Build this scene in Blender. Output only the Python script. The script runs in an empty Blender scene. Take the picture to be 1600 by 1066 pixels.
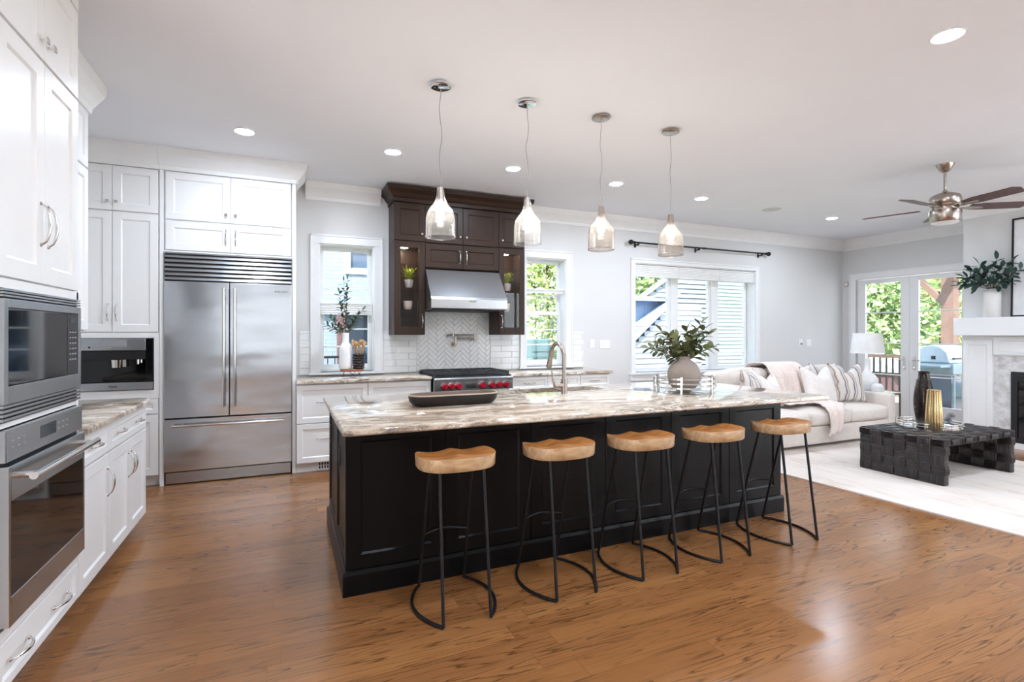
import bpy, bmesh, math, random
from mathutils import Vector, Matrix
R = random.Random(7)
PI = math.pi
scene = bpy.context.scene
COL = scene.collection

# ---------------------------------------------------------------- camera
CAM_H = 1.38
YAW = 23.7
cam_data = bpy.data.cameras.new('camera')
cam = bpy.data.objects.new('camera', cam_data); COL.objects.link(cam)
cam_data.sensor_width = 36.0
cam_data.lens = 36.0 * 803.0 / 1600.0
cam_data.shift_y = -11.0 / 1600.0
cam_data.clip_start = 0.05; cam_data.clip_end = 400
cam.location = (0, 0, CAM_H)
cam.rotation_euler = (PI / 2, 0, -math.radians(YAW))
scene.camera = cam

# ---------------------------------------------------------------- view, world, sun
scene.view_settings.view_transform = 'Standard'
scene.view_settings.look = 'None'
scene.view_settings.gamma = 1.0
scene.view_settings.exposure = 0.78
scene.view_settings.use_curve_mapping = False
world = bpy.data.worlds.new('sky'); scene.world = world
world.use_nodes = True
wn = world.node_tree.nodes; wl = world.node_tree.links
wn.clear()
w_out = wn.new('ShaderNodeOutputWorld'); w_bg = wn.new('ShaderNodeBackground')
w_tc = wn.new('ShaderNodeTexCoord'); w_sep = wn.new('ShaderNodeSeparateXYZ'); w_ramp = wn.new('ShaderNodeValToRGB')
wl.new(w_tc.outputs['Generated'], w_sep.inputs[0]); wl.new(w_sep.outputs['Z'], w_ramp.inputs[0])
wl.new(w_ramp.outputs[0], w_bg.inputs[0]); wl.new(w_bg.outputs[0], w_out.inputs[0])
e = w_ramp.color_ramp.elements
e[0].position = 0.0; e[0].color = (0.88, 0.93, 1.0, 1)
e[1].position = 1.0; e[1].color = (0.50, 0.68, 1.0, 1)
x = e.new(0.25); x.color = (0.84, 0.91, 1.0, 1)
w_bg.inputs[1].default_value = 3.6
sun_d = bpy.data.lights.new('sun', 'SUN'); sun = bpy.data.objects.new('sun', sun_d); COL.objects.link(sun)
sun_d.energy = 12.0; sun_d.angle = math.radians(0.6); sun_d.color = (1.0, 0.98, 0.95)
# light travels towards +Y and down: high sun behind the camera side of the house
sun.rotation_euler = (math.radians(24), math.radians(-30), 0)

# ---------------------------------------------------------------- mesh helpers
class MB:
    def __init__(s): s.v = []; s.f = []
    def add(s, vs, fs):
        o = len(s.v); s.v += [tuple(p) for p in vs]; s.f += [tuple(i + o for i in q) for q in fs]; return s
    def box(s, x0, x1, y0, y1, z0, z1, m=None):
        p = [(x, y, z) for x in (x0, x1) for y in (y0, y1) for z in (z0, z1)]
        if m: p = [m(*q) for q in p]
        return s.add(p, [(0, 1, 3, 2), (4, 6, 7, 5), (0, 4, 5, 1), (2, 3, 7, 6), (0, 2, 6, 4), (1, 5, 7, 3)])
    def cyl(s, a, b, r0, r1=None, n=16, caps=True):
        r1 = r0 if r1 is None else r1
        a = Vector(a); b = Vector(b); d = (b - a).normalized()
        u = d.orthogonal().normalized(); w = d.cross(u)
        vs = []
        for c, r in ((a, r0), (b, r1)):
            for k in range(n):
                t = 2 * PI * k / n; vs.append(c + u * (r * math.cos(t)) + w * (r * math.sin(t)))
        fs = [(k, (k + 1) % n, n + (k + 1) % n, n + k) for k in range(n)]
        if caps: fs += [tuple(range(n)), tuple(range(n, 2 * n))]
        return s.add(vs, fs)
    def tube(s, pts, r, n=8, closed=False, caps=True):
        P = [Vector(p) for p in pts]; m = len(P)
        rr = r if isinstance(r, (list, tuple)) else [r] * m
        vs = []; prev = None
        for i in range(m):
            if closed: d = P[(i + 1) % m] - P[i - 1]
            else: d = P[min(i + 1, m - 1)] - P[max(i - 1, 0)]
            d.normalize()
            if prev is None: u = d.orthogonal().normalized()
            else:
                u = prev - d * prev.dot(d)
                u = u.normalized() if u.length > 1e-6 else d.orthogonal().normalized()
            prev = u; w = d.cross(u)
            for k in range(n):
                t = 2 * PI * k / n; vs.append(P[i] + u * (rr[i] * math.cos(t)) + w * (rr[i] * math.sin(t)))
        fs = []
        for i in range(m if closed else m - 1):
            j = (i + 1) % m
            for k in range(n):
                fs.append((i * n + k, i * n + (k + 1) % n, j * n + (k + 1) % n, j * n + k))
        if caps and not closed: fs += [tuple(range(n)), tuple(range((m - 1) * n, m * n))]
        return s.add(vs, fs)
    def lathe(s, prof, c=(0, 0, 0), n=32, flute=0, amp=0.0):
        vs = []; fs = []; m = len(prof)
        for (r, z) in prof:
            for k in range(n):
                t = 2 * PI * k / n; q = r
                if flute: q = r * (1 + amp * abs(math.sin(flute * t / 2)))
                vs.append((c[0] + q * math.cos(t), c[1] + q * math.sin(t), c[2] + z))
        for i in range(m - 1):
            for k in range(n):
                fs.append((i * n + k, i * n + (k + 1) % n, (i + 1) * n + (k + 1) % n, (i + 1) * n + k))
        return s.add(vs, fs)
    def prism(s, poly, lo, hi, m):
        """poly of (a,b), extruded lo..hi; m(a,b,c) maps to the world"""
        n = len(poly)
        vs = [m(a, b, lo) for a, b in poly] + [m(a, b, hi) for a, b in poly]
        fs = [tuple(range(n)), tuple(range(n, 2 * n))] + [(k, (k + 1) % n, n + (k + 1) % n, n + k) for k in range(n)]
        return s.add(vs, fs)
    def grid(s, fn, nu, nv, wrap=False):
        vs = [fn(i / nu, j / nv) for j in range(nv + 1) for i in range(nu + 1)]
        fs = [(j * (nu + 1) + i, j * (nu + 1) + i + 1, (j + 1) * (nu + 1) + i + 1, (j + 1) * (nu + 1) + i) for j in range(nv) for i in range(nu)]
        return s.add(vs, fs)
    def rbox(s, x0, x1, y0, y1, z0, z1, r=0.03, puff=0.0, n=7):
        """soft box: rounded edges, cushion-like swelling"""
        C = Vector(((x0 + x1) / 2, (y0 + y1) / 2, (z0 + z1) / 2)); H = Vector(((x1 - x0) / 2, (y1 - y0) / 2, (z1 - z0) / 2))
        for ax in range(3):
            for sg in (-1, 1):
                a1, a2 = (ax + 1) % 3, (ax + 2) % 3
                def fn(u, v):
                    p = [0, 0, 0]; p[ax] = sg
                    f = lambda t: math.sin((t * 2 - 1) * PI / 2)
                    p[a1] = f(u); p[a2] = f(v)
                    q = Vector((p[0] * H.x, p[1] * H.y, p[2] * H.z))
                    inn = Vector([max(-(H[k] - r), min(H[k] - r, q[k])) for k in range(3)])
                    d = q - inn
                    if d.length > 1e-9: q = inn + d.normalized() * r
                    q[ax] += sg * puff * (1 - p[a1] ** 2) * (1 - p[a2] ** 2)
                    return C + q
                s.grid(fn, n, n)
        return s
    def leaf(s, base, d, up, L, W, bend=0.15):
        d = Vector(d).normalized(); up = Vector(up); sd = d.cross(up)
        if sd.length < 1e-4: sd = d.orthogonal()
        sd.normalize(); nrm = sd.cross(d); base = Vector(base)
        vs = [base]
        prof = ((0.25, 0.75), (0.55, 1.0), (0.82, 0.6))
        for t, w in prof:
            c = base + d * (L * t) - nrm * (bend * L * t * t)
            vs += [c - sd * (W / 2 * w) + nrm * (W * .12 * w), c - nrm * 0.0, c + sd * (W / 2 * w) + nrm * (W * .12 * w)]
        vs.append(base + d * L - nrm * (bend * L))
        fs = [(0, 1, 2), (0, 2, 3), (1, 4, 5, 2), (2, 5, 6, 3), (4, 7, 8, 5), (5, 8, 9, 6), (7, 10, 8), (8, 10, 9)]
        return s.add(vs, fs)

def origin(o):
    v = Vector((0, 0, 0))
    while o is not None:
        v += o.location; o = o.parent
    return v

def obj(name, mb, mat, parent=None, at=None, smooth=False, bevel=0.0, seg=2, world=True, weld=False):
    """link ONE mesh object; geometry is given in world coordinates (world=True) or in the parent's own"""
    loc = Vector(at) if at is not None else Vector((0, 0, 0))
    me = bpy.data.meshes.new(name)
    off = (origin(parent) + loc) if world else Vector((0, 0, 0))
    me.from_pydata([(p[0] - off.x, p[1] - off.y, p[2] - off.z) for p in mb.v], [], mb.f)
    bm = bmesh.new(); bm.from_mesh(me)
    if weld: bmesh.ops.remove_doubles(bm, verts=bm.verts, dist=1e-5)
    bmesh.ops.recalc_face_normals(bm, faces=bm.faces)
    bm.to_mesh(me); bm.free()
    if mat is not None: me.materials.append(mat)
    o = bpy.data.objects.new(name, me); COL.objects.link(o)
    o.location = loc
    if parent is not None: o.parent = parent
    if smooth:
        me.polygons.foreach_set('use_smooth', [True] * len(me.polygons))
        try: me.set_sharp_from_angle(angle=math.radians(50 if smooth is True else smooth))
        except Exception: pass
    if bevel:
        b = o.modifiers.new('edges', 'BEVEL'); b.width = bevel; b.segments = seg; b.limit_method = 'ANGLE'; b.angle_limit = math.radians(40)
        b.use_clamp_overlap = True
    return o

def tag(o, label, cat, group=None, kind=None):
    if label: o['label'] = label
    if cat: o['category'] = cat
    if group: o['group'] = group
    if kind: o['kind'] = kind
    return o

def thing(name, label, cat, loc=(0, 0, 0), group=None, kind=None):
    o = bpy.data.objects.new(name, None); COL.objects.link(o)
    o.empty_display_size = 0.1; o.location = loc
    return tag(o, label, cat, group, kind)

def struct(name, mb, mat, **k):
    o = obj(name, mb, mat, **k)
    if o.parent is None: o['kind'] = 'structure'
    return o

def copy_tree(o, parent=None):
    c = o.copy(); COL.objects.link(c)
    if parent is not None: c.parent = parent
    for ch in list(o.children): copy_tree(ch, c)
    return c

def dup(root, loc, rotz, label, group=None):
    c = copy_tree(root); c.location = loc; c.rotation_euler = (0, 0, rotz); c['label'] = label
    if group: c['group'] = group
    return c

def lettering(name, text, mat, parent, pos, size, rot, depth=0.0006):
    cu = bpy.data.curves.new(name, 'FONT'); cu.body = text; cu.size = size; cu.extrude = depth
    cu.align_x = 'CENTER'; cu.align_y = 'CENTER'
    tmp = bpy.data.objects.new(name + '_text', cu)
    me = bpy.data.meshes.new_from_object(tmp); bpy.data.objects.remove(tmp); bpy.data.curves.remove(cu)
    me.name = name; me.materials.clear(); me.materials.append(mat)
    o = bpy.data.objects.new(name, me); COL.objects.link(o)
    o.parent = parent; o.location = Vector(pos) - origin(parent); o.rotation_euler = rot
    return o

# ---------------------------------------------------------------- materials
def lin(c):
    c = c / 255.0
    return c / 12.92 if c <= 0.04045 else ((c + 0.055) / 1.055) ** 2.4
def rgb(r, g, b): return (lin(r), lin(g), lin(b), 1.0)

class NT:
    def __init__(s, name):
        s.m = bpy.data.materials.new(name); s.m.use_nodes = True; s.t = s.m.node_tree; s.t.nodes.clear()
        s.out = s.t.nodes.new('ShaderNodeOutputMaterial')
    def n(s, typ, _props=None, **ins):
        q = s.t.nodes.new(typ)
        for k, v in (_props or {}).items(): setattr(q, k, v)
        for k, v in ins.items(): s.set(q, k.replace('_', ' '), v)
        return q
    def set(s, q, k, v):
        i = q.inputs[int(k[1:])] if (k[0] == 'i' and k[1:].isdigit()) else q.inputs[k]
        if hasattr(v, 'bl_idname') and hasattr(v, 'outputs'): s.t.links.new(v.outputs[0], i)
        elif isinstance(v, bpy.types.NodeSocket): s.t.links.new(v, i)
        else: i.default_value = v
    def math(s, op, a, b=0.0, c=None):
        q = s.n('ShaderNodeMath', {'operation': op}, i0=a, i1=b)
        if c is not None: s.set(q, 'i2', c)
        return q.outputs[0]
    def mix(s, f, a, b, mode='MIX'):
        q = s.t.nodes.new('ShaderNodeMix'); q.data_type = 'RGBA'; q.blend_type = mode
        s.set(q, 'i0', f); s.set(q, 'i6', a); s.set(q, 'i7', b)
        return q.outputs[2]
    def ramp(s, f, stops, interp='LINEAR'):
        q = s.t.nodes.new('ShaderNodeValToRGB'); q.color_ramp.interpolation = interp
        e = q.color_ramp.elements
        while len(e) > 1: e.remove(e[-1])
        e[0].position, e[0].color = stops[0]
        for p, c in stops[1:]:
            x = e.new(p); x.color = c
        s.set(q, 'i0', f); return q.outputs[0]
    def pos(s): return s.n('ShaderNodeNewGeometry').outputs['Position']
    def objc(s): return s.n('ShaderNodeTexCoord').outputs['Object']
    def scale(s, v, sc, loc=(0, 0, 0), rot=(0, 0, 0)):
        return s.n('ShaderNodeMapping', Vector=v, Scale=sc, Location=loc, Rotation=rot).outputs[0]
    def noise(s, v, sc, detail=3.0, rough=0.5, dist=0.0):
        return s.n('ShaderNodeTexNoise', Vector=v, Scale=sc, Detail=detail, Roughness=rough, Distortion=dist).outputs[0]
    def bump(s, h, strength=0.2, dist=0.01):
        return s.n('ShaderNodeBump', Height=h, Strength=strength, Distance=dist).outputs[0]
    def pbr(s, color, rough=0.5, metal=0.0, normal=None, spec=0.5, coat=0.0, coat_r=0.05, sheen=0.0, aniso=0.0, emis=None, emis_s=0.0):
        q = s.n('ShaderNodeBsdfPrincipled')
        s.set(q, 'Base Color', color); s.set(q, 'Roughness', rough); s.set(q, 'Metallic', metal)
        s.set(q, 'Specular IOR Level', spec)
        if normal is not None: s.set(q, 'Normal', normal)
        if coat: s.set(q, 'Coat Weight', coat); s.set(q, 'Coat Roughness', coat_r)
        if sheen: s.set(q, 'Sheen Weight', sheen)
        if aniso: s.set(q, 'Anisotropic', aniso)
        if emis is not None: s.set(q, 'Emission Color', emis); s.set(q, 'Emission Strength', emis_s)
        s.t.links.new(q.outputs[0], s.out.inputs[0]); return s.m

def plain(name, c, rough=0.5, metal=0.0, var=0.03, sc=8.0, bump=0.0, bsc=60.0, **k):
    n = NT(name); p = n.objc()
    f = n.noise(p, sc, 3)
    dk = tuple(v * (1 - var * 2) for v in c[:3]) + (1,); lt = tuple(min(1, v * (1 + var)) for v in c[:3]) + (1,)
    col = n.ramp(f, [(0.3, dk), (0.7, lt)])
    nm = n.bump(n.noise(p, bsc, 4), bump, 0.004) if bump else None
    return n.pbr(col, rough, metal, nm, **k)

M = {}
M['wall'] = plain('wall_paint', rgb(221, 220, 218), 0.75, var=0.01, sc=1.5, bump=0.03, bsc=90)
M['ceil'] = plain('ceiling_paint', rgb(241, 243, 247), 0.85, var=0.008, sc=1.5)
M['trim'] = plain('trim_white', rgb(240, 240, 239), 0.35, var=0.008)
M['cab'] = plain('cabinet_white', rgb(240, 239, 237), 0.32, var=0.008, sc=2)
M['dark'] = plain('espresso_wood', rgb(50, 33, 23), 0.38, var=0.10, spec=0.25, sc=3)
M['black'] = plain('island_black', rgb(10, 10, 11), 0.32, var=0.05, spec=0.2)
M['iron'] = plain('black_iron', rgb(22, 22, 24), 0.42, metal=0.3, var=0.05)
M['chrome'] = plain('polished_chrome', rgb(225, 223, 220), 0.12, metal=1.0, var=0.01)
M['nickel'] = plain('brushed_nickel', rgb(172, 160, 150), 0.27, metal=1.0, var=0.03)
M['blackglass'] = plain('black_glass', rgb(16, 16, 18), 0.04, var=0.02, spec=0.5)
M['blackplastic'] = plain('black_plastic', rgb(20, 20, 21), 0.4)
M['gap'] = plain('shadow_gap_liner', rgb(60, 60, 60), 0.8)
M['cream'] = plain('cream_ceramic', rgb(228, 208, 190), 0.35)
M['whitecer'] = plain('white_ceramic', rgb(240, 239, 237), 0.18, bump=0.05, bsc=30)
M['matcer'] = plain('matte_white_ceramic', rgb(232, 230, 227), 0.55, bump=0.06, bsc=40)
M['taupe'] = plain('taupe_stoneware', rgb(150, 136, 124), 0.75, var=0.06, sc=14, bump=0.15, bsc=70)
M['greypot'] = plain('grey_pot', rgb(196, 186, 178), 0.7, var=0.05)
M['red'] = plain('red_knob', rgb(176, 20, 44), 0.25)
M['brass'] = plain('antique_brass', rgb(168, 150, 112), 0.28, metal=1.0)
M['gold'] = plain('champagne_gold', rgb(214, 190, 142), 0.24, metal=1.0)
M['shade'] = plain('lamp_linen', rgb(240, 239, 236), 0.85, bump=0.05, bsc=200)
M['cellular'] = plain('cellular_fabric', rgb(236, 235, 232), 0.85)
M['sofa'] = plain('sofa_linen', rgb(228, 217, 207), 0.9, var=0.03, sc=20, bump=0.12, bsc=260, sheen=0.2)
M['throw'] = plain('blush_throw', rgb(238, 221, 211), 0.95, var=0.05, sc=30, bump=0.4, bsc=120, sheen=0.4)
M['pillow'] = plain('white_pillow', rgb(238, 230, 224), 0.92, var=0.03, sc=25, bump=0.25, bsc=160, sheen=0.3)
M['leafdk'] = plain('eucalyptus_leaf', rgb(52, 82, 72), 0.45, var=0.25, sc=14)
M['leafol'] = plain('olive_leaf', rgb(104, 110, 66), 0.5, var=0.25, sc=14)
M['leafth'] = plain('slim_leaf', rgb(82, 104, 80), 0.5, var=0.25, sc=14)
M['leafyl'] = plain('lime_leaf', rgb(186, 200, 46), 0.5, var=0.2, sc=30)
M['twig'] = plain('twig', rgb(84, 66, 50), 0.8)
M['utensil'] = plain('pale_utensil_wood', rgb(196, 152, 106), 0.6, var=0.1)
M['redwood'] = plain('reddish_wood', rgb(150, 86, 60), 0.45, var=0.12, sc=20)
M['bead'] = plain('dark_bead', rgb(46, 32, 28), 0.28, var=0.1)
M['bronze'] = plain('dark_bronze', rgb(44, 34, 30), 0.16, metal=0.35, var=0.1)
M['grate'] = plain('cast_iron', rgb(38, 38, 40), 0.55)
M['screen'] = plain('display_glass', rgb(58, 62, 66), 0.1)
M['greylabel'] = plain('grey_print', rgb(150, 150, 150), 0.5)
M['darklabel'] = plain('dark_print', rgb(50, 50, 52), 0.4)
M['bowlin'] = plain('bowl_rim_wood', rgb(186, 160, 136), 0.5, var=0.08)
M['bowlhollow'] = plain('bowl_hollow_wood', rgb(104, 84, 72), 0.55, var=0.1)
M['bowlout'] = plain('bowl_black_wash', rgb(34, 30, 29), 0.5, var=0.12)
M['deck'] = plain('deck_boards', rgb(170, 150, 132), 0.8, var=0.08)
M['bounce_patio'] = plain('bounce_concrete', rgb(232, 229, 224), 0.9, var=0.03)  # pale so the unseen paving throws light up to the ceiling
M['lawn'] = plain('lawn', rgb(104, 122, 72), 0.95, var=0.15, sc=0.6)
M['cedar'] = plain('cedar_post', rgb(118, 92, 78), 0.75, var=0.08)
M['grillcover'] = plain('grill_cover', rgb(148, 166, 172), 0.5, var=0.06)
M['grillmetal'] = plain('grill_metal', rgb(176, 190, 200), 0.35, metal=0.6)
M['siding'] = plain('white_siding', rgb(166, 173, 178), 0.7, var=0.02)
M['sidinggr'] = plain('pale_green_siding', rgb(140, 157, 154), 0.7, var=0.02)
M['roofshade'] = plain('shaded_roof', rgb(124, 144, 170), 0.6, var=0.04)  # blue of the shaded roof and gable wall painted into the colour
M['roofgrey'] = plain('grey_trim', rgb(150, 158, 166), 0.6)
M['darkwin'] = plain('neighbour_glass', rgb(70, 86, 104), 0.08, spec=0.8)
M['redbrick'] = plain('red_brick_post', rgb(104, 74, 74), 0.85, var=0.1)
M['utility'] = plain('green_box', rgb(72, 104, 104), 0.6)
M['bark'] = plain('bark', rgb(92, 76, 62), 0.9, var=0.15)
M['firebox'] = plain('firebox', rgb(24, 25, 28), 0.5)
M['print'] = plain('picture_paper', rgb(236, 236, 236), 0.6)
M['paper'] = plain('speaker_grille', rgb(214, 213, 211), 0.7)

def emit(name, c, s):
    n = NT(name); q = n.n('ShaderNodeEmission', Color=c, Strength=s); n.t.links.new(q.outputs[0], n.out.inputs[0]); return n.m
M['lens'] = emit('downlight_lens', (0.82, 0.95, 1.13, 1), 265.0)
M['bulb'] = emit('warm_bulb', (1.0, 0.93, 0.84, 1), 85.0)
M['puck'] = emit('cabinet_puck_light', (1.0, 0.86, 0.66, 1), 110.0)

def glass(name, tint, refl=1.0, rough=0.0, haze=0.0, hazec=(1, 1, 1, 1), bump=0.0, bsc=30):
    n = NT(name)
    tr = n.n('ShaderNodeBsdfTransparent', Color=tint)
    gl = n.n('ShaderNodeBsdfGlossy', Roughness=rough)
    fr = n.n('ShaderNodeLayerWeight', Blend=0.5)
    if bump:
        nm = n.bump(n.noise(n.objc(), bsc, 3), bump, 0.01)
        n.set(gl, 'Normal', nm); n.set(fr, 'Normal', nm)
    body = tr
    if haze:
        df = n.n('ShaderNodeBsdfTranslucent', Color=hazec)
        mx = n.n('ShaderNodeMixShader', i0=haze, i1=tr, i2=df); body = mx
    f = n.math('MULTIPLY', n.math('MULTIPLY_ADD', n.math('POWER', fr.outputs['Facing'], 5.0), 0.9, 0.035), refl)
    f = n.math('MINIMUM', f, 1.0)
    m2 = n.n('ShaderNodeMixShader', i0=f, i1=body, i2=gl)
    n.t.links.new(m2.outputs[0], n.out.inputs[0]); return n.m
M['pane'] = glass('dimming_pane', (0.84, 0.855, 0.86, 1), 1.0)  # tint added to dim the bright outdoors and its daylight
M['clearpane'] = glass('clear_pane', (0.97, 0.98, 0.98, 1), 1.0)
M['cabglass'] = glass('cabinet_glass', (0.95, 0.95, 0.95, 1), 0.8)
M['pendglass'] = glass('crackle_glass', (0.93, 0.92, 0.91, 1), 1.8, 0.03, 0.05, (1, 0.97, 0.92, 1), 0.35, 45)
M['smokeglass'] = glass('smoked_crackle_glass', (0.72, 0.67, 0.63, 1), 1.8, 0.03, 0.04, (1, 0.92, 0.84, 1), 0.35, 45)
M['crystal'] = glass('crystal', (0.85, 0.86, 0.9, 1), 3.0, 0.02, 0.0, (1, 1, 1, 1), 0.6, 30)
M['mirror'] = plain('tray_mirror', rgb(232, 234, 236), 0.03, metal=1.0)

def m_floor():
    n = NT('oak_planks'); p = n.pos(); s = n.n('ShaderNodeSeparateXYZ', Vector=p)
    W, L = 0.118, 1.15
    row = n.math('FLOOR', n.math('DIVIDE', s.outputs[1], W))
    r1 = n.n('ShaderNodeTexWhiteNoise', {'noise_dimensions': '1D'}, W=row).outputs[0]
    u = n.math('ADD', n.math('DIVIDE', s.outputs[0], L), n.math('MULTIPLY', r1, 7.31))
    colm = n.math('FLOOR', u)
    cv = n.n('ShaderNodeCombineXYZ', X=row, Y=colm, Z=3.0)
    r2 = n.n('ShaderNodeTexWhiteNoise', {'noise_dimensions': '3D'}, Vector=cv).outputs[0]
    off = n.n('ShaderNodeCombineXYZ', X=n.math('MULTIPLY', r2, 91.0), Y=n.math('MULTIPLY', r2, 53.0), Z=0.0)
    q = n.n('ShaderNodeVectorMath', {'operation': 'ADD'}, i0=p, i1=off).outputs[0]
    jag = n.noise(n.scale(q, (9, 150, 1)), 1.0, 3, 0.6)
    cath = n.noise(n.scale(q, (0.75, 11.0, 1)), 1.0, 2.0, 0.45, 0.2)
    cc = n.math('MULTIPLY_ADD', jag, 0.035, cath)
    rings = n.math('FRACT', n.math('MULTIPLY', cc, 15.0))
    rings = n.ramp(rings, [(0.0, (1, 1, 1, 1)), (0.07, (0.7, 0.7, 0.7, 1)), (0.25, (0.15, 0.15, 0.15, 1)), (0.92, (0, 0, 0, 1)), (1.0, (0.6, 0.6, 0.6, 1))])
    gate = n.ramp(n.noise(n.scale(q, (1.1, 5, 1)), 1.0, 2), [(0.36, (0.2, 0.2, 0.2, 1)), (0.54, (1, 1, 1, 1))])
    rings = n.math('MULTIPLY', rings, gate)
    broad = n.noise(n.scale(q, (0.7, 3.5, 1)), 1.0, 2)
    base = n.ramp(r2, [(0.0, rgb(134, 86, 47)), (0.45, rgb(146, 97, 55)), (0.8, rgb(160, 109, 63)), (1.0, rgb(138, 90, 51))])
    base = n.mix(n.math('MULTIPLY', broad, 0.4), base, rgb(168, 118, 70))
    c = n.mix(n.math('MULTIPLY', rings, 0.9), base, rgb(64, 36, 20))
    c = n.mix(n.ramp(jag, [(0.5, (0, 0, 0, 1)), (0.8, (0.35, 0.35, 0.35, 1))]), c, rgb(112, 68, 40))
    fy = n.math('FRACT', n.math('DIVIDE', s.outputs[1], W)); fu = n.math('FRACT', u)
    ey = n.math('LESS_THAN', n.math('MINIMUM', fy, n.math('SUBTRACT', 1.0, fy)), 0.009)
    eu = n.math('LESS_THAN', n.math('MINIMUM', fu, n.math('SUBTRACT', 1.0, fu)), 0.0010)
    ed = n.math('MAXIMUM', ey, eu)
    c = n.mix(n.math('MULTIPLY', ed, 0.45), c, rgb(84, 50, 30))
    h = n.math('SUBTRACT', n.math('MULTIPLY', n.noise(p, 2.2, 1), 0.5), n.math('MULTIPLY', rings, 0.05))
    return n.pbr(c, 0.23, 0.0, n.bump(h, 0.05, 0.01), spec=0.6)
M['floor'] = m_floor()

def m_granite():
    n = NT('veined_granite'); p = n.pos()
    w = n.n('ShaderNodeTexNoise', Vector=n.scale(p, (0.9, 1.5, 1.5)), Scale=1.2, Detail=4.0)
    q = n.n('ShaderNodeVectorMath', {'operation': 'MULTIPLY_ADD'}, i0=w.outputs[1], i1=(1.0, 0.55, 0.55), i2=p).outputs[0]
    a = n.noise(n.scale(q, (0.8, 4.0, 4.0)), 1.6, 6, 0.6)
    b = n.noise(n.scale(q, (2.2, 9.0, 9.0)), 2.0, 6, 0.65)
    sp = n.noise(p, 160.0, 3, 0.7)
    base = n.ramp(a, [(0.30, rgb(134, 112, 96)), (0.40, rgb(194, 172, 150)), (0.47, rgb(228, 216, 200)), (0.53, rgb(208, 190, 168)), (0.60, rgb(180, 158, 136)), (0.72, rgb(140, 120, 104))])
    v1 = n.math('ABSOLUTE', n.math('SUBTRACT', n.math('FRACT', n.math('MULTIPLY', a, 9.0)), 0.5))
    v1 = n.ramp(v1, [(0.0, (1, 1, 1, 1)), (0.06, (0.6, 0.6, 0.6, 1)), (0.2, (0, 0, 0, 1))])
    gate = n.ramp(n.noise(p, 1.6, 4, 0.6), [(0.44, (0, 0, 0, 1)), (0.58, (1, 1, 1, 1))])
    c = n.mix(n.math('MULTIPLY', n.math('MULTIPLY', v1, gate), 0.95), base, rgb(48, 42, 42))
    v2 = n.ramp(b, [(0.52, (0, 0, 0, 1)), (0.66, (1, 1, 1, 1))])
    c = n.mix(n.math('MULTIPLY', v2, 0.55), c, rgb(98, 84, 76))
    c = n.mix(n.ramp(sp, [(0.50, (0, 0, 0, 1)), (0.72, (0.6, 0.6, 0.6, 1))]), c, rgb(84, 74, 70))
    c = n.mix(n.ramp(sp, [(0.28, (0.5, 0.5, 0.5, 1)), (0.45, (0, 0, 0, 1))]), c, rgb(226, 218, 208))
    return n.pbr(c, 0.035, 0.0, None, spec=0.6)
M['granite'] = m_granite()

def m_steel(name, rough=0.24, wavy=0.0, c=(198, 199, 201)):
    n = NT(name); p = n.pos()
    rg = rough; f = n.noise(n.scale(p, (.8, .8, 30)), 1.0, 2)
    col = n.mix(f, rgb(*[v - 5 for v in c]), rgb(*c))
    nm = n.bump(n.noise(n.scale(p, (1.3, 1, 3.2)), 1.4, 1), 0.3, wavy) if wavy else None
    return n.pbr(col, rg, 1.0, nm)
M['steel'] = m_steel('brushed_steel', 0.2, 0.03, (200, 203, 207))
M['steelflat'] = m_steel('satin_steel', 0.27, 0.0, (180, 183, 186))

def m_stoolwood(cs, name):
    n = NT(name); p = n.objc()
    q = n.scale(p, (3, 22, 14), rot=(0.1, 0.05, 0.15))
    a = n.noise(q, 1.0, 4, 0.6, 1.2)
    c = n.ramp(a, list(zip((0.25, 0.42, 0.58, 0.75), cs)))
    k = n.ramp(n.noise(p, 9.0, 3), [(0.52, (0, 0, 0, 1)), (0.72, (0.7, 0.7, 0.7, 1))])
    c = n.mix(k, c, cs[0])
    return n.pbr(c, 0.36, 0.0, n.bump(a, 0.08, 0.004))
M['stoolwood'] = m_stoolwood([rgb(134, 96, 62), rgb(186, 146, 104), rgb(206, 170, 130), rgb(222, 192, 156)], 'pale_mango_edge')
M['stooltop'] = m_stoolwood([rgb(112, 66, 30), rgb(164, 104, 52), rgb(188, 126, 68), rgb(206, 150, 92)], 'orange_mango_top')  # deeper orange tone for the upward seat faces

def m_blade():
    n = NT('walnut_blade'); p = n.objc()
    a = n.noise(n.scale(p, (3, 40, 40)), 1.0, 4)
    return n.pbr(n.ramp(a, [(0.3, rgb(62, 34, 32)), (0.7, rgb(100, 62, 56))]), 0.4)
M['blade'] = m_blade()

def m_rug():
    n = NT('cream_rug'); p = n.pos()
    a = n.noise(n.scale(p, (3.2, 0.9, 1), rot=(0, 0, 0.15)), 1.5, 5, 0.65)
    c = n.ramp(a, [(0.40, rgb(226, 214, 204)), (0.56, rgb(219, 205, 193)), (0.68, rgb(198, 177, 159))])
    f = n.noise(p, 220.0, 3)
    return n.pbr(c, 0.95, 0.0, n.bump(f, 0.35, 0.006), sheen=0.3)
M['rug'] = m_rug()

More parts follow.
